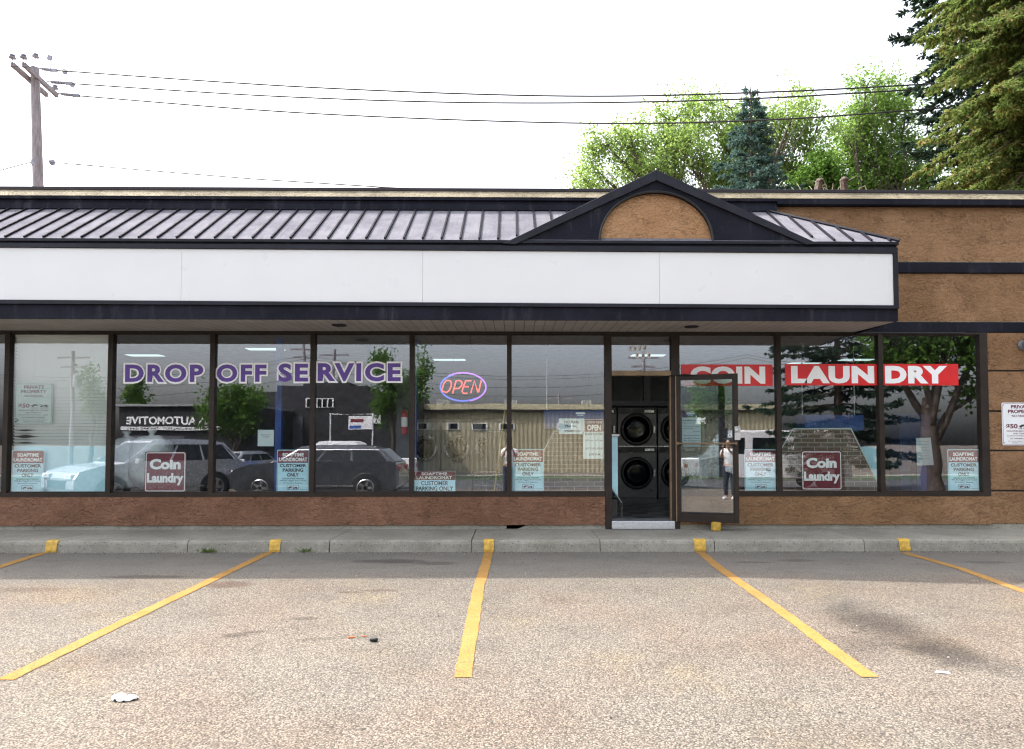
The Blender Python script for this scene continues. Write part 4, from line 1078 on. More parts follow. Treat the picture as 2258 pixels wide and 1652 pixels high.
halfwall([(1724, 988), (1748, 946), (1876, 945), (1945, 1084)], "brick half wall with sloping ends behind the coin laundry sign right of the door", .5, [(1880, 985), (1944, 985), (1944, 1083), (1930, 1083)])
cn = thing("service_counter", "white sided counter end just inside the doorway", "counter", (fx(1356, 1000, .35), .35, FL))
a, b = at(1341, 1080, .35), at(1366, 962, .35)
MB().prism([(a.x, FL + .45), (a.x, b.z), (b.x - .02, b.z), (b.x - .02, FL + .28), (a.x + .05, FL + .45)], .4, 1.1).build("side_panel", MAT['paleboard'], cn)
MB().box(a.x - .02, b.x, .36, 1.15, b.z, b.z + .03).build("counter_top", MAT['white'], cn)
q = MB(); q.tube([(a.x + .05, .38, FL + .45), (b.x + .03, .38, FL + .22), (b.x + .03, .38, FL + .01)], .012, 6); q.build("rail", MAT['steel'], cn); MB().box(a.x, b.x - .03, .41, 1.09, FL + .001, FL + .27).build("kick_plate", MAT['dryerdk'], cn)
# cabinet, broom, wire cart, notice post
c0_, c1_ = at(1072, 1045, 2.4), at(1108, 948, 2.4); t = thing("utility_cabinet", "plain grey cabinet behind the broom in the window", "cabinet", ((c0_.x + c1_.x) / 2, 2.4, FL))
MB().box(c0_.x, c1_.x, 2.4, 2.9, FL, c1_.z).build("cabinet_body", MAT['washer'], t, bevel=.008); MB().box(c0_.x + .02, c1_.x - .02, 2.385, 2.398, FL + .1, c1_.z - .04).build("cabinet_door", MAT['interior'], t)
a, b = at(1113, 905, .5), at(1089, 1090, .46); bt = b + (b - a) * ((b.z - FL - .12) / (a.z - b.z))
t = thing("broom", "long yellow handled broom leaning inside the window", "broom", (bt.x, bt.y, FL)); MB().tube([a, bt], .012, 8).build("handle", MAT['woodpole'], t); MB().prism([(bt.x - .12, FL), (bt.x + .12, FL), (bt.x + .07, FL + .14), (bt.x - .07, FL + .14)], bt.y - .03, bt.y + .03).build("bristles", MAT['deadwood'], t)
a, b = at(1046, 1084, 1.1), at(1106, 1043, 1.1); t = thing("laundry_cart", "wire laundry cart low behind the window left of the broom", "laundry cart", ((a.x + b.x) / 2, 1.1, FL))
q = MB(); zb2 = a.z - .12
for k in range(15):
    x = a.x + (b.x - a.x) * k / 14
    for yy in (1.1, 1.55): q.tube([(x, yy, zb2), (x, yy, b.z)], .003, 4)
for z in (zb2, (zb2 + b.z) / 2, b.z):
    q.tube([(a.x, 1.1, z), (b.x, 1.1, z), (b.x, 1.55, z), (a.x, 1.55, z)], .006, 5, closed=True)
q.build("wire_basket", MAT['steel'], t)
q = MB()
for x in (a.x, b.x):
    for yy in (1.1, 1.55): q.tube([(x, yy, FL + .1), (x, yy, zb2)], .01, 6)
q.build("frame", MAT['steel'], t)
for x in (a.x, b.x):
    for yy in (1.1, 1.55): MB().lathe([(.05, -.015), (.05, .015)], (x, yy, FL + .05), 'X', 14).build("caster", MAT['black'], t)
a, b = at(2021, 1027, .8), at(2055, 965, .8); t = thing("notice_stand", "white paper notice on a dark blue post in the last window", "notice stand", ((a.x + b.x) / 2, .8, FL))
MB().box(a.x + .08, b.x - .08, .83, .93, FL, a.z + .2).build("post", MAT['blue'], t); MB().prism([(a.x + .01, a.z), (b.x + .02, a.z + .01), (b.x - .02, b.z), (a.x, b.z - .01)], .8, .802).build("sheet", MAT['paper'], t)
q = MB()
for k in range(7): q.text("Please keep the laundry clean"[: 29 - 2 * (k % 3)], a.x + .05, b.x - .05, b.z - .07 - .045 * k, b.z - .055 - .045 * k, .798)
q.build("lettering", MAT['ink'], t)
MAT['darkblue'] = mk('dark_blue_enamel', (.015, .035, .13), .45)
# blue cabinets at the back
for a_, b_, t_, u_, lab in ((1200, 1345, 905, 946, "dark blue wall cabinet above the brick half wall left of the doorway"), (1775, 1905, 915, 950, "dark blue wall cabinet above the brick half wall right of the door"), (1985, 2050, 912, 985, "dark blue vending machine seen in the last window")):
    YB = 1.15; p0, p1 = at(a_, u_, YB), at(b_, t_, YB); t = thing("wall_cabinet" if "wall" in lab else "vending_machine", lab, "cabinet" if "wall" in lab else "vending machine", ((p0.x + p1.x) / 2, YB, p0.z if "wall" in lab else FL))
    MB().box(p0.x, p1.x, YB, YB + .35, p0.z if "wall" in lab else FL, p1.z).build("cabinet_body", MAT['blue'] if 'wall' in lab else MAT['darkblue'], t, bevel=.01)
    n = 3
    for k in range(n):
        w_ = (p1.x - p0.x) / n; MB().box(p0.x + w_ * k + .012, p0.x + w_ * (k + 1) - .012, YB - .015, YB - .002, (p0.z if "wall" in lab else FL + .1) + .02, p1.z - .02).build("cabinet_door", MAT['blue'] if 'wall' in lab else MAT['darkblue'], t)
    if "wall" in lab:
        q = MB()
        for x in (p0.x + .05, p1.x - .05): q.tube([(x, YB + .2, p1.z), (x, YB + .2, HEAD + .06)], .012, 6)
        q.build("hanging_rod", MAT['steel'], t)
# ================================================================== SMALL THINGS OUTSIDE
# wall lamp at the right edge of the picture
c = at(2262, 762, -.03); t = thing("wall_lamp", "grey lantern style wall lamp on the brown stucco at the picture's right edge", "wall lamp", c)
MB().lathe([(.075, 0), (.078, -.012), (.06, -.03), (.02, -.035)], c + Vector((-.045, 0, .0)), 'Y', 24).build("back_plate", MAT['galv'], t, smooth=True, autos=40)
q = MB(); q.lathe([(.075, -.10), (.085, -.05), (.095, .12), (.10, .125)], c + Vector((.065, -.13, -.02)), 'Z', 6); q.build("lantern_body", MAT['galv'], t)
q = MB(); q.lathe([(.13, .10), (.12, .13), (.05, .19), (.02, .2), (.02, .24)], c + Vector((.065, -.13, -.02)), 'Z', 6); q.tube([c + Vector((-.04, -.03, 0)), c + Vector((-.0, -.09, 0)), c + Vector((.05, -.12, .02))], .014, 8); q.build("lantern_cap", MAT['galv'], t)
# litter
p = gnd(273, 1543); q = MB(); n, m = 22, 10
for j in range(m + 1):
    for k in range(n + 1):
        u, v = k / n, j / m; e_ = .5 + .5 * mnoise.noise((u * 3, v * 3, 4)); 
        wd = math.sin(math.pi * min(max(u, .02), .98)) ** .5
        q.v.append((p.x - .075 + .15 * u + .01 * e_, p.y - .04 * wd + .085 * wd * v, lotz(p.y) + .006 + .016 * e_ * math.sin(math.pi * v) + .03 * max(0, mnoise.noise((u * 6, v * 5, 9)))))
for j in range(m):
    for k in range(n): i = j * (n + 1) + k; q.f.append((i, i + 1, i + n + 2, i + n + 1))
lit = q.build("crumpled_tissue", MAT['litter'], None, smooth=True); sld = lit.modifiers.new("thick", 'SOLIDIFY'); sld.thickness = .004; tag(lit, "crumpled white tissue lying on the asphalt at lower left", "litter")
p = gnd(2077, 1485); q = MB(); q.add([(p.x - .04, p.y + .01, lotz(p.y) + .006), (p.x + .045, p.y - .02, lotz(p.y) + .006), (p.x + .04, p.y + .005, lotz(p.y) + .012), (p.x - .02, p.y + .025, lotz(p.y) + .008)], [(0, 1, 2, 3)]); o = q.build("paper_scrap", MAT['litter']); o.modifiers.new("thick", 'SOLIDIFY').thickness = .003; tag(o, "small white paper scrap on the asphalt near the dark band", "litter")
p = gnd(824, 1415); q = MB(); q.lathe([(.008, -.03), (.014, -.022), (.016, .01), (.012, .028), (.006, .032)], (p.x, p.y, lotz(p.y) + .016), 'X', 10); tag(q.build("rubber_plug", MAT['black'], None, smooth=True), "small black plug lying on the asphalt left of the middle line", "litter")
p = gnd(775, 1407); q = MB(); q.cbox((p.x, p.y, lotz(p.y) + .006), (.05, .012, .008), Euler((0, 0, .3)).to_matrix()); q.cbox((p.x + .09, p.y + .03, lotz(p.y) + .006), (.03, .01, .007), Euler((0, 0, -.3)).to_matrix()); tag(q.build("red_chips", mk("orange_plastic", (.6, .12, .04))), "two tiny orange plastic chips on the asphalt", "litter")
# loose grit along the kerb and scattered over the lot: nobody could count it
q = MB(); rr = random.Random(41)
for k in range(1500):
    if k < 950: x = rr.uniform(-9, 9); yy = -1.15 - abs(rr.gauss(0, .06))
    else: x = rr.uniform(-8, 8); yy = rr.uniform(-7.5, -1.3)
    s_ = rr.uniform(.003, .009) * (1.4 if rr.random() < .1 else 1); b = len(q.v); z_ = lotz(yy) + s_ * .4
    for (dx, dy, dz) in ((1, 0, 0), (-1, 0, 0), (0, 1, 0), (0, -1, 0), (0, 0, .8), (0, 0, -.8)): q.v.append((x + dx * s_ * rr.uniform(.6, 1.2), yy + dy * s_ * rr.uniform(.6, 1.2), z_ + dz * s_ * rr.uniform(.6, 1)))
    q.f += [(b + i, b + j, b + 4) for i, j in ((0, 2), (2, 1), (1, 3), (3, 0))] + [(b + j, b + i, b + 5) for i, j in ((0, 2), (2, 1), (1, 3), (3, 0))]
grm, grt, grp = new_mat("loose_grit"); gg = grt.new("NewGeometry"); grt.link(grt.mix(grt.ramp(gg.outputs["Random Per Island"], .45, .6), (.03, .028, .025), (.30, .27, .22)), grp.inputs["Base Color"]); grp.inputs["Roughness"].default_value = .9
tag(q.build("loose_grit", grm), "loose grit and small stones along the kerb and over the lot", "grit", None, "stuff")
# weeds in the kerb joint
for px, n_, lab in ((459, 60, "green weed tuft at the foot of the kerb, larger one"), (671, 26, "sparse green weed tuft at the foot of the kerb near the second line")):
    c = Vector((fx(px, 1210, -1.15), -1.155, .0)); q = MB(); rr = random.Random(px)
    for k in range(n_):
        b = c + Vector((rr.gauss(0, .05), rr.gauss(0, .015), 0)); tp_ = b + Vector((rr.gauss(0, .04), rr.gauss(-.01, .03), rr.uniform(.02, .075))); wv = Vector((rr.uniform(.003, .008), rr.gauss(0, .003), 0))
        q.add([b - wv * .5, b.lerp(tp_, .5) - wv, tp_, b.lerp(tp_, .5) + wv], [(0, 1, 2, 3)])
    tag(q.build("weed_tuft", MAT['grass']), lab, "weed", "weeds along the kerb")
# ================================================================== TREES
def leaf_quads(mb, c, n, spread, size, rr, flat=1.0, hang=0.0):
    for _ in range(n):
        p = c + Vector((rr.gauss(0, spread), rr.gauss(0, spread), rr.gauss(0, spread * flat)))
        a = Vector((rr.gauss(0, 1), rr.gauss(0, 1), rr.gauss(-hang, .8))).normalized()
        b = a.cross(Vector((rr.gauss(0, 1), rr.gauss(0, 1), rr.gauss(0, 1)))).normalized()
        s = size * rr.uniform(.65, 1.3)
        i = len(mb.v)
        mb.v += [tuple(p - a * s * .5), tuple(p + b * s * .33), tuple(p + a * s * .5), tuple(p - b * s * .33)]
        mb.f.append((i, i + 1, i + 2, i + 3))
def limb(mb, a, b, r0, r1, rr, n=6, wob=.12):
    d = (b - a); L = d.length; pts = []; rs = []
    off = Vector((rr.uniform(-1, 1), rr.uniform(-1, 1), rr.uniform(.1, .8))) * L * wob
    for k in range(n + 1):
        t = k / n; pts.append(a + d * t + off * math.sin(math.pi * t) + Vector((rr.gauss(0, 1), rr.gauss(0, 1), rr.gauss(0, 1))) * L * .012 * (0 < k < n)); rs.append(r0 + (r1 - r0) * t)
    mb.tube(pts, rs, 7); return pts
def broadleaf(name, label, cat, base, trunk_top, tr, lobes, leafm, nclus, per, size, spread, group=None, seed=1, twigs=26, zmin=None):
    """lobes: (centre, (rx,ry,rz)). Limbs reach every lobe, twigs spread in it, leaves sit in clusters on the twigs."""
    rr = random.Random(seed); t = thing(name, label, cat, base, 0, group)
    tk, br, lv = MB(), MB(), MB(); base = Vector(base); tt = Vector(trunk_top)
    trunk = limb(tk, base, tt, tr, tr * .6, rr, 8, .03)
    tot = sum(l[1][0] * l[1][1] * l[1][2] for l in lobes) ** 1
    vols = [(l[1][0] * l[1][1] * l[1][2]) ** .75 for l in lobes]; sv = sum(vols)
    for (c, rad), v in zip(lobes, vols):
        c = Vector(c); st_ = trunk[rr.randint(4, 8)] if c.z > tt.z * .7 else trunk[rr.randint(3, 6)]
        ps = limb(br, st_, c, tr * .38, tr * .13, rr, 6, .14)
        tips = []
        for _ in range(max(4, int(twigs * v / sv * len(lobes)))):
            while True:
                q = Vector((rr.uniform(-1, 1), rr.uniform(-1, 1), rr.uniform(-1, 1)))
                if .25 < q.length < 1: break
            q = q.normalized() * (q.length ** .5)
            e = c + Vector((q.x * rad[0], q.y * rad[1], q.z * rad[2]))
            tp = limb(br, ps[rr.randint(3, 6)], e, tr * .07, tr * .018, rr, 4, .16); tips.append(tp)
        for _ in range(int(nclus * v / sv)):
            tp = rr.choice(tips); k = rr.uniform(.45, 1.12); e = tp[0].lerp(tp[-1], k) + Vector((rr.gauss(0, 1), rr.gauss(0, 1), rr.gauss(0, 1))) * spread * .8
            if zmin and e.z < zmin: continue
            leaf_quads(lv, e, per + rr.randint(-per // 3, per // 3), spread * rr.uniform(.6, 1.1), size, rr)
    if len(tk.v): tk.build("trunk", MAT['bark'], t, smooth=True)
    br.build("branches", MAT['bark'], t, smooth=True); lv.build("crown", leafm, t)
    return t
def conifer(name, label, cat, base, H, Rb, leafm, seed=1, z0=.5, droop=.35, dens=1.0, size=.12, power=.9, group=None, step=.32, sag=0.0, needle_w=.2, zmin=None, nb=(7, 10), tuft=0.0):
    rr = random.Random(seed); t = thing(name, label, cat, base, 0, group); base = Vector(base)
    tk, br, lv = MB(), MB(), MB()
    tk.tube([base + Vector((0, 0, H * k / 10)) for k in range(11)], [max(.015, Rb * .055 * (1 - k / 10.3)) for k in range(11)], 8)
    z = z0
    while z < H - .12:
        f = max(.02, 1 - (z - z0) / (H - z0)); L0 = Rb * f ** power + .12
        a0 = rr.uniform(0, 6.28); n = rr.randint(*nb)
        for k in range(n):
            a = a0 + 6.283 * k / n + rr.gauss(0, .2); L = L0 * rr.uniform(.5, 1.15)
            d = Vector((math.cos(a), math.sin(a), 0)); dr_ = droop * rr.uniform(.55, 1.5); s = base + Vector((0, 0, z + rr.uniform(-.16, .16)))
            pts = []
            for i in range(7):
                u = i / 6; pts.append(s + d * L * u + Vector((0, 0, -dr_ * L * (u ** 1.3) + .16 * L * u ** 3)))
            if zmin and pts[-1].z < zmin - .6: continue
            br.tube(pts, [max(.004, .012 * L * (1 - .9 * i / 6)) for i in range(7)], 4)
            m = int(L * 20 * dens) + 3
            for _ in range(m):
                u = rr.uniform(.12, 1.03) ** .8; i = min(5, int(u * 6)); p = pts[i].lerp(pts[i + 1], min(1.1, u * 6 - i))
                side = Vector((-d.y, d.x, 0)) * rr.choice((-1, 1))
                sl_ = (.10 + .24 * L * max(0, 1 - u) ** .7) * rr.uniform(.5, 1.15)
                tw = (d * .75 + side * rr.uniform(.3, 1.1) + Vector((0, 0, -sag - rr.uniform(0, .35)))).normalized()
                q = int(sl_ / (size * .42)) + 2
                for j in range(q):
                    c = p + tw * sl_ * j / q
                    for _k in range(2):
                        dirv = (tw + Vector((rr.gauss(0, .5), rr.gauss(0, .5), rr.gauss(0, .42) + tuft))).normalized()
                        bv = dirv.cross(Vector((rr.gauss(0, 1), rr.gauss(0, 1), rr.gauss(0, 1)))).normalized() * size * needle_w * rr.uniform(.7, 1.3)
                        e = c + dirv * size * rr.uniform(.7, 1.25); b = len(lv.v)
                        mid = c.lerp(e, .55)
                        lv.v += [tuple(c), tuple(mid + bv), tuple(e), tuple(mid - bv)]; lv.f.append((b, b + 1, b + 2, b + 3))
        z += step * (.55 + .45 * f) * rr.uniform(.8, 1.2)
    tk.build("trunk", MAT['bark'], t, smooth=True); br.build("branches", MAT['bark'], t); lv.build("crown", leafm, t)
    return t

YT = 18.0
def lob(px, py, rx, rz, Y=YT, dy=0.0, ry=None):
    c = at(px, py, Y); k = (Y - CY) / FPX
    return ((c.x, Y + dy, c.z), (rx * k, (ry or rx) * k * .8, rz * k))
ma = at(1600, 420, YT)
broadleaf("maple_tree", "large light green leafy tree behind the gable", "tree", (ma.x, YT, 0), (ma.x + .3, YT, 8.5), .26,
          [lob(1282, 402, 44, 28, dy=-.5), lob(1310, 360, 55, 40, dy=.3), lob(1385, 300, 55, 45, dy=-.3), lob(1450, 305, 62, 50, dy=.4), lob(1450, 395, 62, 34, dy=-.6), lob(1660, 290, 66, 60, dy=.2), lob(1740, 300, 60, 55, dy=.3), lob(1830, 330, 46, 50, dy=.6), lob(1555, 400, 60, 30, dy=.6), lob(1300, 395, 52, 34, dy=.6), lob(1335, 330, 58, 45, dy=-.4), lob(1410, 345, 62, 55, dy=.8), lob(1420, 400, 70, 30), lob(1480, 270, 66, 55), lob(1500, 350, 62, 55, dy=-.8), lob(1540, 235, 60, 40, dy=.7), lob(1590, 300, 70, 60),
           lob(1620, 225, 66, 35, dy=.5), lob(1700, 255, 66, 50, dy=.6), lob(1760, 235, 52, 45), lob(1790, 290, 50, 50, dy=-.6), lob(1700, 340, 60, 50, dy=1), lob(1600, 385, 70, 40), lob(1770, 365, 50, 42, dy=.8)],
          MAT['leaf_a'], 1250, 34, .125, .22, None, 5, 26, 4.7)
mc = at(1945, 420, YT + 1)
broadleaf("elm_tree", "mid green tree with upright crown between the light green tree and the big spruce", "tree", (mc.x, YT + 1, 0), (mc.x, YT + 1, 8.0), .24,
          [lob(1910, 190, 38, 34, YT + 1), lob(1965, 185, 42, 34, YT + 1, .5), lob(1885, 250, 44, 42, YT + 1), lob(1990, 235, 48, 42, YT + 1, -.4), lob(1930, 290, 62, 46, YT + 1, .5), lob(2020, 300, 44, 44, YT + 1), lob(1875, 330, 44, 44, YT + 1), lob(1960, 355, 70, 44, YT + 1, .4),
           lob(1900, 395, 66, 30, YT + 1), lob(2030, 375, 52, 40, YT + 1), lob(1845, 390, 40, 30, YT + 1)],
          MAT['leaf_c'], 850, 32, .13, .22, None, 9, 26, 4.7)
md = at(1800, 420, 15.5)
broadleaf("shrub_tree", "low dark green bushy tree right of the blue spruce", "tree", (md.x, 15.5, 0), (md.x, 15.5, 5.0), .14,
          [lob(1800, 375, 40, 30, 15.5), lob(1770, 405, 34, 24, 15.5), lob(1838, 405, 40, 24, 15.5), lob(1815, 350, 26, 22, 15.5)], MAT['leaf_d'], 350, 22, .12, .2, None, 13, 18, 4.7)
mb_ = at(1655, 192, 14.0)
conifer("blue_spruce", "narrow dark blue green spruce in front of the light green tree", "tree", (mb_.x, 14.0, 0), mb_.z, 4.9, MAT['spruce'], 4, 1.0, .24, .55, .15, 1.0, None, .40, .05, .2, 8.5, (6, 9), .25)
# the big yellowing spruce and its darker neighbour
conifer("spruce_tree", "huge yellowing green spruce filling the upper right corner", "tree", (12.35, 5.8, 0), 24, 3.05, MAT['cedar'], 21, 2.0, .62, 1.15, .125, .5, None, .27, .75, .17, 5.5, (7, 10))
conifer("dark_spruce_tree", "dark spruce with upswept branch tips behind the yellowing spruce", "tree", (14.2, 9.8, 0), 19.5, 3.3, MAT['darkspruce'], 33, 2.0, .30, .62, .17, .3, None, .62, .25, .2, 4.5, (7, 9), .2)
# dead stump and bare branches behind the parapet
c = at(1815, 415, 11.0); rr = random.Random(3); q = MB()
for _ in range(16):
    s = Vector((c.x + rr.uniform(-.5, 1.3), 11 + rr.uniform(-.3, .3), c.z - .5)); e = s + Vector((rr.gauss(.2, .5), rr.gauss(0, .2), rr.uniform(.3, .85))); limb(q, s, e, .025, .006, rr, 4, .2)
tag(q.build("bare_branches", MAT['deadwood']), "tangle of bare grey dead branches just above the parapet", "branches")
for px, py, lab in ((1806, 401, "small brown wooden stump with a cap rising above the parapet, left one"), (1860, 398, "taller brown dead stump rising above the parapet, right one")):
    c = at(px, py, 10.6); q = MB(); limb(q, Vector((c.x, 10.6, 0)), Vector((c.x, 10.6, c.z)), .16, .11, rr, 8, .0); q.lathe([(.11, 0), (.14, .01), (.13, .05), (.06, .12)], (c.x + .02, 10.6, c.z - .02), 'Z', 7)
    tag(q.build("tree_stump", MAT['bark'], None), lab, "stump")

# ================================================================== UTILITY POLE AND WIRES BEHIND THE BUILDING
PYW = 10.2
def pole(name, lab, base, H, r, arms=True, group=None):
    t = thing(name, lab, "utility pole", base, 0, group); return t
b0, b1 = at(84, 407, PYW), at(77, 150, PYW)
t = thing("utility_pole", "weathered wooden utility pole with double crossarm at upper left", "utility pole", (b0.x + .06, PYW, 0))
q = MB(); dirv = (b1 - b0); low = b0 - dirv * (b0.z / dirv.z)
q.tube([low, b0, b0.lerp(b1, .5), b1], [.19, .142, .130, .118], 14); q.build("pole_shaft", MAT['wood'], t, smooth=True, autos=50)
def arm(a, b):
    d_ = (b - a).normalized(); s = d_.cross(Vector((0, 0, 1))).normalized() * .05; u = Vector((0, 0, .065))
    return MB().hexa([a - s - u, a + s - u, b - s - u, b + s - u, a - s + u, a + s + u, b - s + u, b + s + u])
def depthat(px, py, z):                    # point at height z along the ray
    return onz(px, py, z)
ZA = at(78, 176, PYW).z
A0, A1 = depthat(27, 142, ZA), depthat(103, 210, ZA); B0, B1 = depthat(52, 142, ZA + .05), depthat(126, 211, ZA + .05)
arm(A0, A1).build("crossarm", MAT['wood'], t); arm(B0, B1).build("crossarm", MAT['wood'], t)
for p, zz in ((A0, .16), (B0, .16), (b1 + Vector((.05, -.05, .12)), .16), (B0.lerp(B1, .93), .14)):
    q = MB(); q.tube([p, p + Vector((0, 0, zz + .05))], .012, 6); i_ = q.build("insulator_pin", MAT['galv'], t)
    MB().lathe([(.03, 0), (.095, .015), (.10, .04), (.05, .06), (.045, .075), (.075, .09), (.07, .12), (.02, .14)], p + Vector((0, 0, zz)), 'Z', 14).build("insulator", MAT['porcelain'], i_, smooth=True, autos=60)
def seg(px, py, Y): return at(px, py, Y)
WIRES = [([(118, 155), (690, 193), (1250, 212), (1700, 203), (2090, 183), (2500, 160)], 9.9, (88, 151)), ([(152, 184), (620, 213), (1100, 227), (1600, 220), (2090, 193), (2500, 168)], 10.2, (104, 180)), ([(168, 211), (700, 251), (1300, 272), (1700, 264), (2040, 241), (2500, 205)], 10.5, (128, 206))]
for i, (pts, Y, st_) in enumerate(WIRES):
    P = [at(a, b, Y) for a, b in pts]
    # smooth interpolation through the measured points
    out = []
    for k in range(len(P) - 1):
        p0, p1, p2, p3 = P[max(k - 1, 0)], P[k], P[k + 1], P[min(k + 2, len(P) - 1)]
        for j in range(10):
            u = j / 10; out.append(.5 * ((2 * p1) + (p2 - p0) * u + (2 * p0 - 5 * p1 + 4 * p2 - p3) * u * u + (3 * p1 - p0 - 3 * p2 + p3) * u ** 3))
    out.append(P[-1])
    tag(MB().tube(out, .023, 6).build("power_line", MAT['wire'], None), ("topmost of the three black power lines crossing the sky", "middle one of the three black power lines crossing the sky", "lowest of the three black power lines crossing the sky")[i], "power line", "power lines from the pole")
    s = at(*st_, Y); q = MB(); q.tube([s, P[0]], .028, 6)
    n_ = 5
    a_, b_ = s.lerp(P[0], .25), s.lerp(P[0], .75)
    for k in range(n_): q.lathe([(.025, -.04), (.052, -.03), (.052, .03), (.025, .04)], a_.lerp(b_, k / (n_ - 1)), 'X', 10)
    q.cbox(P[0], (.22, .06, .08)); e = P[0] + Vector((-.12, 0, .32 - .02 * i)); q.tube([P[0] + Vector((-.02, 0, .02)), e], .008, 5); q.cbox(e + Vector((0, 0, .05)), (.12, .06, .14), Euler((0, .25, 0)).to_matrix())
    q.build("strain_insulator", MAT['porcelain'], t)
s = at(97, 356, PYW); e = at(128, 359, PYW); q = MB(); q.tube([s, e], .014, 6); q.lathe([(.03, -.05), (.09, -.03), (.09, .05), (.03, .06)], s.lerp(e, .55), 'X', 10); q.build("side_bracket", MAT['porcelain'], t)
q = MB(); q.cbox(at(74, 358, PYW - .1), (.1, .08, .16)); q.build("side_clamp", MAT['porcelain'], t)
tag(MB().tube([at(128, 359, PYW), at(300, 374, PYW), at(560, 395, PYW), at(860, 414, PYW), at(1200, 428, PYW)], .021, 5).build("service_wire", MAT['wire']), "thin service wire running right from the bracket on the pole", "wire")
tag(MB().tube([at(73, 357, PYW), at(40, 365, PYW), at(0, 376, PYW), at(-160, 410, PYW)], .016, 5).build("service_wire", MAT['wire']), "thin service wire sagging left from the clamp on the pole", "wire")
tag(MB().tube([at(70, 193, PYW), at(20, 246, PYW), at(-120, 395, PYW)], .010, 5).build("guy_wire", MAT['wire']), "thin guy wire slanting down left from the pole", "wire")
tag(MB().tube([at(104, 146, PYW - 1), at(60, 148, PYW - 1), at(26, 146, PYW - 1), at(-150, 160, PYW - 1)], .010, 5).build("service_wire", MAT['wire']), "thin wire joining the pin insulators at the pole top", "wire")
# ================================================================== BEHIND THE CAMERA: what the shop glass mirrors
def wheel(t, x, y, r, name="wheel"):
    tw = MB().lathe([(r * .62, -.10), (r * .95, -.105), (r, -.07), (r, .07), (r * .95, .105), (r * .62, .10)], (x, y, r), 'Y', 26).build("wheel", MAT['tyre'], t, local=True, smooth=True, autos=40)
    s = 1 if y > 0 else -1; q = MB()
    for k in range(5):
        a = k * 2 * math.pi / 5; d_ = Vector((math.cos(a), 0, math.sin(a))); n_ = Vector((-math.sin(a), 0, math.cos(a))) * r * .09
        c = Vector((x, y + s * .108, r)); q.hexa([c - n_ * 1.3, c + n_ * 1.3, c - n_ * 1.3 + Vector((0, -s * .03, 0)), c + n_ * 1.3 + Vector((0, -s * .03, 0)), c + d_ * r * .62 - n_, c + d_ * r * .62 + n_, c + d_ * r * .62 - n_ + Vector((0, -s * .03, 0)), c + d_ * r * .62 + n_ + Vector((0, -s * .03, 0))])
    b = len(q.v); q.tube([Vector((x + r * .63 * math.cos(g_), y + s * .10, r + r * .63 * math.sin(g_))) for g_ in [k * 2 * math.pi / 20 for k in range(20)]], .02, 5, closed=True)
    q.build("rim", MAT['rim'], tw, local=True)
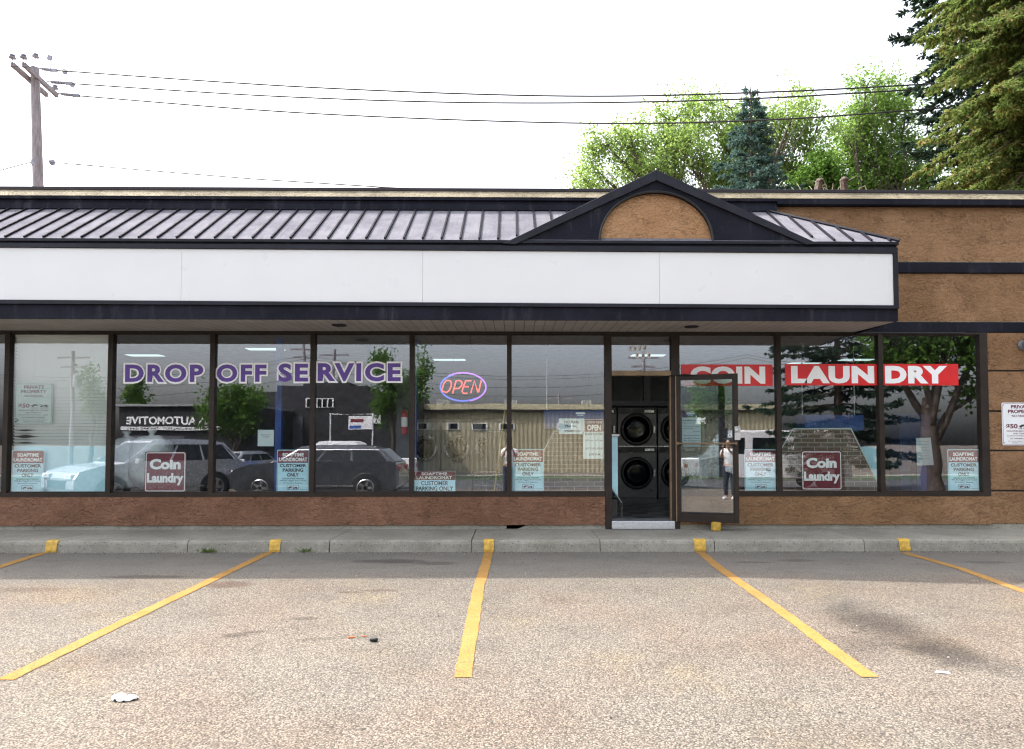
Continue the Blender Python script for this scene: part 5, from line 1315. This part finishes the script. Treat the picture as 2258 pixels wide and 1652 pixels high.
def car(label, cat, loc, rz, paint, L=4.7, W=1.86, H=1.62, style='suv', name="parked_car"):
    """front towards local -x"""
    t = thing(name, label, cat, loc, rz); r = .36; h = L / 2
    if style == 'suv':
        low = [(-h, .45), (-h + .02, .72), (-h + .12, .86), (-h + .55, .98), (-h + 1.35, 1.06), (h - .45, 1.10), (h - .1, 1.05), (h, .8), (h, .45), (h - .15, .30), (-h + .2, .28)]
        roof = [(-h + 1.15, 1.03), (-h + 1.95, H - .05), (-h + 2.5, H), (h - 1.0, H - .03), (h - .55, H - .10), (h - .12, 1.06)]
    elif style == 'truck':
        low = [(-h, .5), (-h + .03, .95), (-h + .2, 1.08), (-h + 1.35, 1.16), (h - .02, 1.16), (h, .6), (h - .1, .45), (-h + .2, .42)]
        roof = [(-h + 1.3, 1.14), (-h + 1.95, H - .04), (-h + 2.3, H), (-h + 3.25, H - .01), (-h + 3.5, H - .1), (-h + 3.62, 1.14)]
    def loft(prof, wf, cap=.0):
        q = MB(); n = len(prof); sec = [(-1.0, .0), (-.96, 1.0), (.96, 1.0), (1.0, .0)]
        zs = [p[1] for p in prof]; z0_, z1_ = min(zs), max(zs)
        ring_ = []
        for k, (u, ins) in enumerate([(-1, .06), (-1, 0), (1, 0), (1, .06)]):
            for (x, z) in prof:
                w_ = wf(z) ; y = u * (w_ if ins == 0 else w_ - .0); 
                if k in (0, 3): q.v.append((x * .985, u * (w_ + .0), z)); 
                else: q.v.append((x, u * w_ * .93, z + .012))
        # order rings: outer left(0), left inner(1), right inner(2), outer right(3)
        for a in range(3):
            for i in range(n):
                j = (i + 1) % n; q.f.append((a * n + i, (a + 1) * n + i, (a + 1) * n + j, a * n + j))
        q.f.append(tuple(range(n - 1, -1, -1))); q.f.append(tuple(range(3 * n, 4 * n)))
        return q
    wb = lambda z: W / 2 * (1 - .06 * max(0, (.75 - z)) - .05 * max(0, z - .8))
    q = loft(low, wb)
    q.build("body", paint, t, local=True, bevel=.03)
    wg = lambda z: W / 2 * (.955 - .26 * max(0, z - 1.05) / (H - 1.05) * .75)
    gh = loft(roof, wg).build("cabin", paint, t, local=True, bevel=.03)
    # side windows
    q = MB(); zb_, zt_ = 1.11, H - .13
    def edge(z, front):
        P = roof[:3] if front else roof[3:]
        for (x0, z0_), (x1, z1_) in zip(P, P[1:]):
            if min(z0_, z1_) <= z <= max(z0_, z1_): return x0 + (x1 - x0) * (z - z0_) / ((z1_ - z0_) or 1)
        return P[-1][0] if front else P[0][0]
    nwin = 3 if style == 'suv' else 2
    xa, xb, xc, xd = edge(zb_, True) + .16, edge(zb_, False) - .16, edge(zt_, True) + .12, edge(zt_, False) - .12
    for s in (-1, 1):
        for k in range(nwin):
            u0, u1 = k / nwin + (.012 if k else 0), (k + 1) / nwin - (.012 if k < nwin - 1 else 0)
            pts = [(xa + (xb - xa) * u0, zb_), (xa + (xb - xa) * u1, zb_), (xc + (xd - xc) * u1, zt_), (xc + (xd - xc) * u0, zt_)]
            m_ = MB(); b = [Vector((x, s * (wg(z) + .006), z)) for x, z in pts]; m_.add(b, [(0, 1, 2, 3) if s < 0 else (3, 2, 1, 0)]); m_.build("side_window", MAT['carglass'], gh, local=True)
    for front, P, nm in ((True, roof[0:2], "windscreen"), (False, roof[-2:], "rear_window")):
        (x0, z0_), (x1, z1_) = P; d_ = Vector((x1 - x0, 0, z1_ - z0_)); n_ = Vector((-d_.z, 0, d_.x)).normalized() * .016
        a, b = Vector((x0, 0, z0_)) + d_ * .1 + n_, Vector((x0, 0, z0_)) + d_ * .93 + n_
        m_ = MB(); wa, wb2 = wg(a.z) * .9, wg(b.z) * .88; m_.add([(a.x, -wa, a.z), (a.x, wa, a.z), (b.x, wb2, b.z), (b.x, -wb2, b.z)], [(0, 1, 2, 3)]); m_.build(nm, MAT['carglass'], gh, local=True)
    for x in (-h + .88, h - .92):
        for s in (-1, 1):
            wheel(t, x, s * (W / 2 - .09), r)
    q = MB()
    for s in (-1, 1):
        m_ = MB(); m_.box(-h - .012, -h + .25, s * .52 - .2 + s * .08, s * .52 + .2 + s * .08, .70, .84); m_.build("headlight", MAT['lampglass'], t, local=True, bevel=.03)
        m_ = MB(); m_.box(h - .2, h + .012, s * .62 - .16, s * .62 + .16, .82, .98); m_.build("tail_light", MAT['extred'], t, local=True, bevel=.02)
        m_ = MB(); m_.cbox((-h + 1.45, s * (W / 2 + .09), 1.12), (.12, .2, .13)); m_.build("wing_mirror", paint, t, local=True, bevel=.02)
        q.box(-h + 1.3, h - 1.2, s * W / 2 - .01, s * W / 2 + .012, .40, .44)
    if style == 'suv':
        for s in (-1, 1):
            q.tube([(xa - .1, s * (wg(1.1) + .012), 1.10), (xb + .1, s * (wg(1.1) + .012), 1.10), (xd + .06, s * (wg(zt_) + .012), zt_ + .01), (xc - .05, s * (wg(zt_) + .012), zt_ + .01)], .016, 5, closed=True)
    q.build("bright_trim", MAT['rim'], t, local=True)
    m_ = MB(); m_.box(-h - .016, -h + .05, -.48, .48, .48, .68); m_.build("grille", MAT['black'], t, local=True, bevel=.01)
    for x in (-h + .88, h - .92):
        for s in (-1, 1):
            m_ = MB(); m_.lathe([(r + .07, 0), (r + .05, .012), (.05, .013)], (x, s * (W / 2 - .012) if s > 0 else -(W / 2 - .0), r), 'Y', 24); m_.build("wheel_arch", MAT['black'], t, local=True)
    return t
def place(px, py, D): 
    p = refl(px, py, D); return (p.x, p.y, lotz(p.y))
car("dark grey wagon parked across the lane, mirrored in the window below SERVICE", "car", place(712, 1085, 20.2), R(0), MAT['cardark'], 4.75, 1.88, 1.55)
car("silver hatchback facing the shop, mirrored in the window beside the blind", "car", place(330, 1085, 18.6), R(-55), MAT['carsilver'], 4.5, 1.85, 1.66)
car("white pickup truck behind the dark wagon, mirrored in the window below SERVICE", "pickup truck", place(760, 1020, 27.5), R(0), MAT['carwhite'], 5.6, 1.95, 1.88, 'truck', "pickup_truck")
car("silver car with its nose to the shop, mirrored in the window below OFF", "car", place(510, 1030, 29), R(-80), MAT['carsilver'], 4.4, 1.78, 1.5)
car("white car with its nose showing past the dark wagon, mirrored in the window", "car", place(775, 1040, 25.2), R(180), MAT['carwhite'], 4.5, 1.8, 1.52)
# white panel van
p = place(1690, 1020, 27)
t = thing("panel_van", "long white panel van mirrored in the window behind the open door", "van", p)
MB().prism([(p[0] - 2.9, p[2] + .45), (p[0] - 2.95, p[2] + 1.2), (p[0] - 2.2, p[2] + 1.35), (p[0] - 1.7, p[2] + 2.15), (p[0] - 1.3, p[2] + 2.3), (p[0] + 2.9, p[2] + 2.3), (p[0] + 2.95, p[2] + .45)], p[1] - 1, p[1] + 1).build("body", MAT['carwhite'], t, bevel=.06)
for x0, x1 in ((-2.05, -1.2), (-.9, .4), (.7, 2.2)): MB().box(p[0] + x0, p[0] + x1, p[1] + 1.0, p[1] + 1.012, p[2] + 1.4, p[2] + 2.0).build("side_window", MAT['carglass'], t, bevel=.005)
for x in (-1.9, 1.9):
    for s in (-1, 1):
        MB().lathe([(.2, -.1), (.34, -.1), (.36, 0), (.34, .1), (.2, .1)], (p[0] + x, p[1] + s * .92, p[2] + .36), 'Y', 20).build("wheel", MAT['tyre'], t)
# buildings across the lane
def rbox(mb, pa, pb, D, depth, top=None):
    a, b = refl(pa, 975, D), refl(pb, 975, D); y = a.y; return a.x, b.x, y
def rz_(py, D): return refl(1134, py, D).z
D = 40.0
x0, x1, y = rbox(None, 553, 905, D, 8); g0 = lotz(y) - .05
t = thing("black_workshop", "black workshop with a stepped parapet mirrored in the shop windows", "building", ((x0 + x1) / 2, y, g0))
X = lambda px: refl(px, 975, D).x
MB().prism([(x0, g0), (x0, rz_(864, D)), (X(609), rz_(864, D)), (X(609), rz_(851, D)), (X(668), rz_(851, D)), (X(668), rz_(843, D)), (X(768), rz_(843, D)), (X(768), rz_(851, D)), (X(809), rz_(851, D)), (X(809), rz_(864, D)), (x1, rz_(864, D)), (x1, g0)], y - 9, y).build("wall", MAT['blackwall'], t)
wf = MB().box(X(673), X(736), y + .0, y + .05, rz_(899, D), rz_(879, D)).build("window", MAT['white'], t)
for k in range(5): MB().box(X(673) + .08 + k * (X(736) - X(673) - .08) / 5, X(673) + (k + 1) * (X(736) - X(673) - .08) / 5, y + .051, y + .056, rz_(898, D), rz_(880.5, D)).build("glazing", MAT['carglass'], wf)
MB().box(X(640), X(668), y, y + .06, g0, rz_(918, D)).build("door", MAT['galv'], t); MB().box(X(820), X(840), y, y + .06, rz_(935, D), rz_(915, D)).build("side_window", MAT['white'], t)
D = 34.0
x0, x1, y = rbox(None, 262, 560, D, 8); g0 = lotz(y) - .05
t = thing("automotive_shop", "low grey roofed repair shop with a black sign board mirrored in the windows", "building", ((x0 + x1) / 2, y, g0))
MB().box(x0, x1, y - 10, y, g0, rz_(897, D)).build("wall", MAT['blackwall'], t); MB().box(x0 - .2, x1, y - 10.2, y + .25, rz_(897, D), rz_(892, D)).build("roof_edge", MAT['greymetal'], t)
X = lambda px: refl(px, 975, D).x
sg = MB().box(X(268), X(548), y + .01, y + .12, rz_(950, D), rz_(908, D)).build("sign", MAT['black'], t)
MB().box(X(268), X(548), y + .121, y + .125, rz_(949, D), rz_(941, D)).build("sign_strip", MAT['white'], sg)
# a viewer facing the shop front reads it from the other side, so the text runs from -x (world right seen from here)
def rtext(body, xa, xb, z0_, z1_, y_, mat, par, bo=.03, nm="sign_lettering"):
    m_ = MB(); m_.text(body, xa, xb, z0_, z1_, 0, bo); v = [(xa + xb - q[0], y_, q[2]) for q in m_.v]; m_.v = v; m_.f = [f[::-1] for f in m_.f]; return m_.build(nm, mat, par)
rtext("KA AUTOMOTIVE", X(282), X(470), rz_(936, D), rz_(919, D), y + .124, MAT['whiteink'], sg); rtext("'S BMW SPECIALIST!   780-980-2442", X(284), X(470), rz_(947.5, D), rz_(942.5, D), y + .128, MAT['ink'], sg, .01)
MB().box(x0 + .4, x0 + 3.2, y, y + .05, g0, g0 + 2.4).build("bay_door", MAT['galv'], t)
D = 46.0
x0, x1, y = rbox(None, 905, 1720, D, 8); g0 = lotz(y) - .05; X = lambda px: refl(px, 975, D).x
t = thing("ribbed_warehouse", "long tan ribbed metal warehouse mirrored in the windows around the neon sign", "building", ((x0 + x1) / 2, y, g0))
MB().box(x0, x1, y - 12, y, g0, rz_(905, D)).build("wall", MAT['tanmetal'], t); MB().box(x0 - .1, x1 + .1, y - 12.1, y + .12, rz_(903, D), rz_(891, D)).build("parapet", MAT['creamwall'], t); MB().box(x0 - .1, x1, y, y + .3, rz_(907, D), rz_(904, D)).build("eave_gutter", MAT['black'], t)
for a, b in ((920, 945), (985, 1012), (1040, 1075), (1100, 1135), (1230, 1262)): 
    wf = MB().box(X(a), X(b), y, y + .06, rz_(948, D), rz_(933, D)).build("window", MAT['white'], t); MB().box(X(a) + .1, X(b) - .1, y + .061, y + .065, rz_(947, D), rz_(934, D)).build("glazing", MAT['carglass'], wf)
for a, b in ((957, 985), (1110, 1140), (1290, 1310)):
    MB().box(X(a), X(b), y - 2.6, y - 1.4, rz_(892, D), rz_(879, D)).build("roof_unit", MAT['greymetal'], t)
# fence sign frame
p0, p1 = refl(728, 1010, 31), refl(822, 913, 31); t = thing("post_sign", "white notice board on a pipe frame mirrored in the window below SERVICE", "sign", (p0.x, p0.y, lotz(p0.y)))
q = MB(); z0_ = lotz(p0.y); q.tube([(p0.x, p0.y, z0_), (p0.x, p0.y, p1.z), (p1.x, p0.y, p1.z), (p1.x, p0.y, z0_)], .035, 8); q.build("pipe_frame", MAT['white'], t)
a, b = refl(769, 948, 31), refl(822, 917, 31); MB().box(a.x, b.x, p0.y + .05, p0.y + .08, a.z, b.z).build("board", MAT['white'], t); MB().box(a.x + .1, b.x - .4, p0.y + .081, p0.y + .085, b.z - .3, b.z - .14).build("red_band", MAT['maroon'], t); MB().box(a.x + .05, b.x - .5, p0.y + .081, p0.y + .085, a.z + .04, a.z + .18).build("blue_band", MAT['blue'], t)
# trees across the lane
def rtree(px, D, lobes, n, lab, mat, seed, nm="street_tree", size=.17):
    p = refl(px, 1000, D); k = D / FPX
    L = [((refl(a, b, D).x, p.y + random.uniform(-.5, .5), refl(a, b, D).z), (rx * k, rx * k, rz2 * k)) for a, b, rx, rz2 in lobes]
    ztop = max(l[0][2] for l in L)
    broadleaf(nm, lab, "tree", (p.x, p.y, lotz(p.y)), (p.x, p.y, max(2.2, ztop * .6)), .14, L, mat, n, 12, size, .22, None, seed, 14)
rtree(520, 33, [(500, 870, 38, 34), (540, 880, 34, 36), (475, 905, 34, 34), (520, 925, 42, 36)], 420, "dark street tree mirrored in the window below OFF", MAT['leaf_d'], 51)
rtree(865, 38, [(845, 800, 26, 40), (865, 850, 32, 50), (890, 880, 26, 40), (925, 850, 26, 45), (930, 800, 20, 36), (850, 905, 26, 36)], 520, "tall dark poplar mirrored in the window at the end of SERVICE", MAT['leaf_d'], 53, "poplar_tree")
rtree(300, 42, [(296, 845, 16, 30), (292, 880, 20, 30), (300, 905, 20, 26)], 220, "narrow columnar tree mirrored in the second window under DROP", MAT['leaf_d'], 57, "columnar_tree")
rtree(205, 42, [(208, 850, 12, 34), (205, 890, 20, 30)], 160, "narrow columnar tree mirrored faintly in the blind window", MAT['leaf_d'], 59, "columnar_tree")
p = refl(1850, 1000, 26); conifer("reflected_spruce", "dark spruce with wide branches mirrored in the windows under LAUNDRY", "tree", (p.x, p.y, lotz(p.y)), 11.5, 3.6, MAT['darkspruce'], 61, 1.2, .25, .55, .16, .7, None, .55, .1, .2)
p = refl(2060, 1000, 17)
k = 17 / FPX
rl = lambda a, b, r_: ((refl(a, b, 17).x, p.y + random.uniform(-.4, .4), refl(a, b, 17).z), (r_ * k, r_ * k, r_ * k * .75))
broadleaf("boulevard_maple", "forked broad trunk maple mirrored in the last window", "tree", (p.x, p.y, lotz(p.y)), (p.x - .1, p.y, 2.5), .26, [rl(1990, 760, 70), rl(2070, 720, 80), rl(2150, 780, 60), rl(2180, 850, 50), rl(1950, 690, 70), rl(2120, 660, 80), rl(2030, 640, 80)], MAT['leaf_d'], 700, 12, .15, .22, None, 63, 16)
# poles and wires across the lane
for i, (px, D, top) in enumerate(((157, 44, 775), (735, 46, 770), (1234, 60, 868), (1420, 44, 775), (668, 52, 760))):
    p = refl(px, 1000, D); z1_ = refl(px, top, D).z; t = thing("distant_pole", ("slim utility pole mirrored in the blind window", "utility pole mirrored in the window behind the letters RV", "far small utility pole mirrored left of the doorway", "utility pole mirrored in the transom pane", "utility pole mirrored in the window behind the letters SE")[i], "utility pole", (p.x, p.y, lotz(p.y)), 0, "utility poles across the lane")
    MB().tube([(p.x, p.y, lotz(p.y)), (p.x, p.y, z1_)], [.16, .11], 8).build("pole_shaft", MAT['wood'], t)
    q = MB(); q.cbox((p.x, p.y, z1_ - .4), (2.0, .1, .12)); q.cbox((p.x, p.y, z1_ - 1.0), (1.6, .1, .12)); q.build("crossarm", MAT['wood'], t)
    MB().lathe([(.22, -.4), (.24, 0), (.2, .4)], (p.x + .3, p.y, z1_ - 1.9), 'Z', 12).build("transformer", MAT['greymetal'], t)
for i, (h_, D) in enumerate(((790, 44), (797, 44), (815, 44), (835, 44))):
    a, b = refl(-300, h_ - 4, D), refl(2600, h_ - 10, D); n = 30
    tag(MB().tube([a.lerp(b, k / n) + Vector((0, 0, -1.4 * (1 - (2 * (k % 10) / 10 - 1) ** 2))) for k in range(n + 1)], .012, 5).build("overhead_wire", MAT['wire']), "sagging overhead wire mirrored across the shop windows", "wire", "overhead wires across the lane")
# blue bins
for i, (px, D) in enumerate(((645, 30), (690, 30))):
    p = place(px, 1000, D); t = thing("blue_bin", ("blue waste bin mirrored left of the mullion below SE", "blue waste bin mirrored right beside the pickup below SE")[i], "bin", p, 0, "blue bins across the lane")
    MB().box(p[0] - .5, p[0] + .5, p[1] - .4, p[1] + .4, p[2] + .05, p[2] + 1.3).build("bin_body", MAT['blue'], t, bevel=.03); MB().box(p[0] - .53, p[0] + .53, p[1] - .43, p[1] + .43, p[2] + 1.31, p[2] + 1.38).build("lid", MAT['black'], t, bevel=.02)

# ------------------------------------------------------------------ the photographer, mirrored in the door glass
def skinned(name, verts, edges, mat, parent, sub=2):
    me = bpy.data.meshes.new(name); me.from_pydata([v[0] for v in verts], edges, []); ob = bpy.data.objects.new(name, me); COL.objects.link(ob)
    sk = ob.modifiers.new("skin", 'SKIN'); ly = me.skin_vertices[0].data
    for i, v in enumerate(verts):
        r = v[1]; ly[i].radius = r if isinstance(r, tuple) else (r, r)
    ly[0].use_root = True
    sk.use_smooth_shade = True
    if sub: s = ob.modifiers.new("sub", 'SUBSURF'); s.levels = sub; s.render_levels = sub
    me.materials.append(mat); ob.parent = parent; return ob
PP = Vector((-0.15, -10.32, lotz(-10.32)))
pr = thing("person", "person in white t-shirt and dark jeans holding up a phone, mirrored in the door", "person", PP, 0)
V, E = [], []
def vx(x, y, z, r, par=None):
    V.append(((x, y, z), r)); 
    if par is not None: E.append((par, len(V) - 1))
    return len(V) - 1
# body faces +y (towards the shop); height 1.74
pel = vx(0, 0, .95, (.15, .11)); wa = vx(0, 0, 1.10, (.135, .10), pel); ch = vx(0, -.01, 1.28, (.155, .11), wa); nb = vx(0, -.015, 1.44, (.09, .08), ch); nk = vx(0, 0, 1.51, .052, nb); hd = vx(0, .02, 1.585, (.068, .078), nk); tp = vx(0, .012, 1.665, (.075, .092), hd); tp2 = vx(0, .0, 1.70, (.055, .07), tp)
vx(0, .115, 1.585, .012, hd)
for s in (-1, 1):
    hp_ = vx(s * .09, 0, .90, .095, pel); kn = vx(s * .10, .015, .50, .062, hp_); cf = vx(s * .10, -.005, .33, .055, kn); an = vx(s * .105, -.02, .09, .042, cf); ft = vx(s * .115, .07, .04, .042, an); vx(s * .12, .15, .03, .034, ft)
    sh_ = vx(s * .175, -.01, 1.40, .060, nb); el = vx(s * .215, .07, 1.20, .042, sh_); wr = vx(s * .085, .255, 1.44, .028, el); pa = vx(s * .072, .285, 1.50, (.034, .020), wr)
    for k in range(4):
        fx_ = s * (.085 - .006 * k); zz = 1.50 + .020 * k
        f1 = vx(fx_ - s * .0, .315, zz + .01, .0095, pa); f2 = vx(s * (.055 - .002 * k), .338, zz + .016, .0085, f1); vx(s * (.028 - .002 * k), .335, zz + .016, .0075, f2)
    t1 = vx(s * .05, .285, 1.535, .010, pa); vx(s * .035, .295, 1.57, .0085, t1)
skinned("body", V, E, MAT['skin'], pr)
V, E = [], []
a = vx(0, 0, .93, (.165, .125)); b = vx(0, 0, 1.10, (.152, .118), a); c = vx(0, -.01, 1.28, (.172, .128), b); d = vx(0, -.015, 1.42, (.115, .09), c)
for s in (-1, 1):
    e = vx(s * .178, -.01, 1.395, .074, d); vx(s * .205, .04, 1.27, .062, e)
skinned("t_shirt", V, E, MAT['shirt'], pr)
V, E = [], []
a = vx(0, 0, .95, (.158, .118))
for s in (-1, 1):
    h2 = vx(s * .092, 0, .88, .108, a); k2 = vx(s * .10, .015, .50, .078, h2); vx(s * .105, -.012, .11, .062, k2)
skinned("jeans", V, E, MAT['jeans'], pr)
for s in (-1, 1):
    V, E = [], []; a = vx(s * .106, -.035, .045, .05); b = vx(s * .116, .07, .045, .050, a); vx(s * .122, .165, .036, .040, b); skinned("shoe", V, E, MAT['white'], pr)
V, E = [], []; a = vx(0, -.03, 1.64, (.085, .085)); b = vx(0, -.012, 1.70, (.082, .088), a); vx(0, .01, 1.735, (.05, .06), b); vx(0, -.06, 1.58, (.07, .04), a); skinned("hair", V, E, MAT['hair'], pr)
for s in (-1, 1):
    q = MB(); q.lathe([(.004, -.002), (.011, .0), (.011, .004), (.004, .006)], (PP.x + s * .031, PP.y + .098, PP.z + 1.605), 'Y', 10); q.build("eye", MAT['black'], pr)
q = MB(); q.box(PP.x - .025, PP.x + .025, PP.y + .088, PP.y + .097, PP.z + 1.545, PP.z + 1.552); q.build("mouth", mk("lips", (.30, .10, .09)), pr)
ph = MB().box(PP.x - .038, PP.x + .038, PP.y + .318, PP.y + .327, PP.z + 1.49, PP.z + 1.645); tag(ph.build("mobile_phone", MAT['black'], None, bevel=.004), "black phone held up in both hands by the person mirrored in the door", "phone")
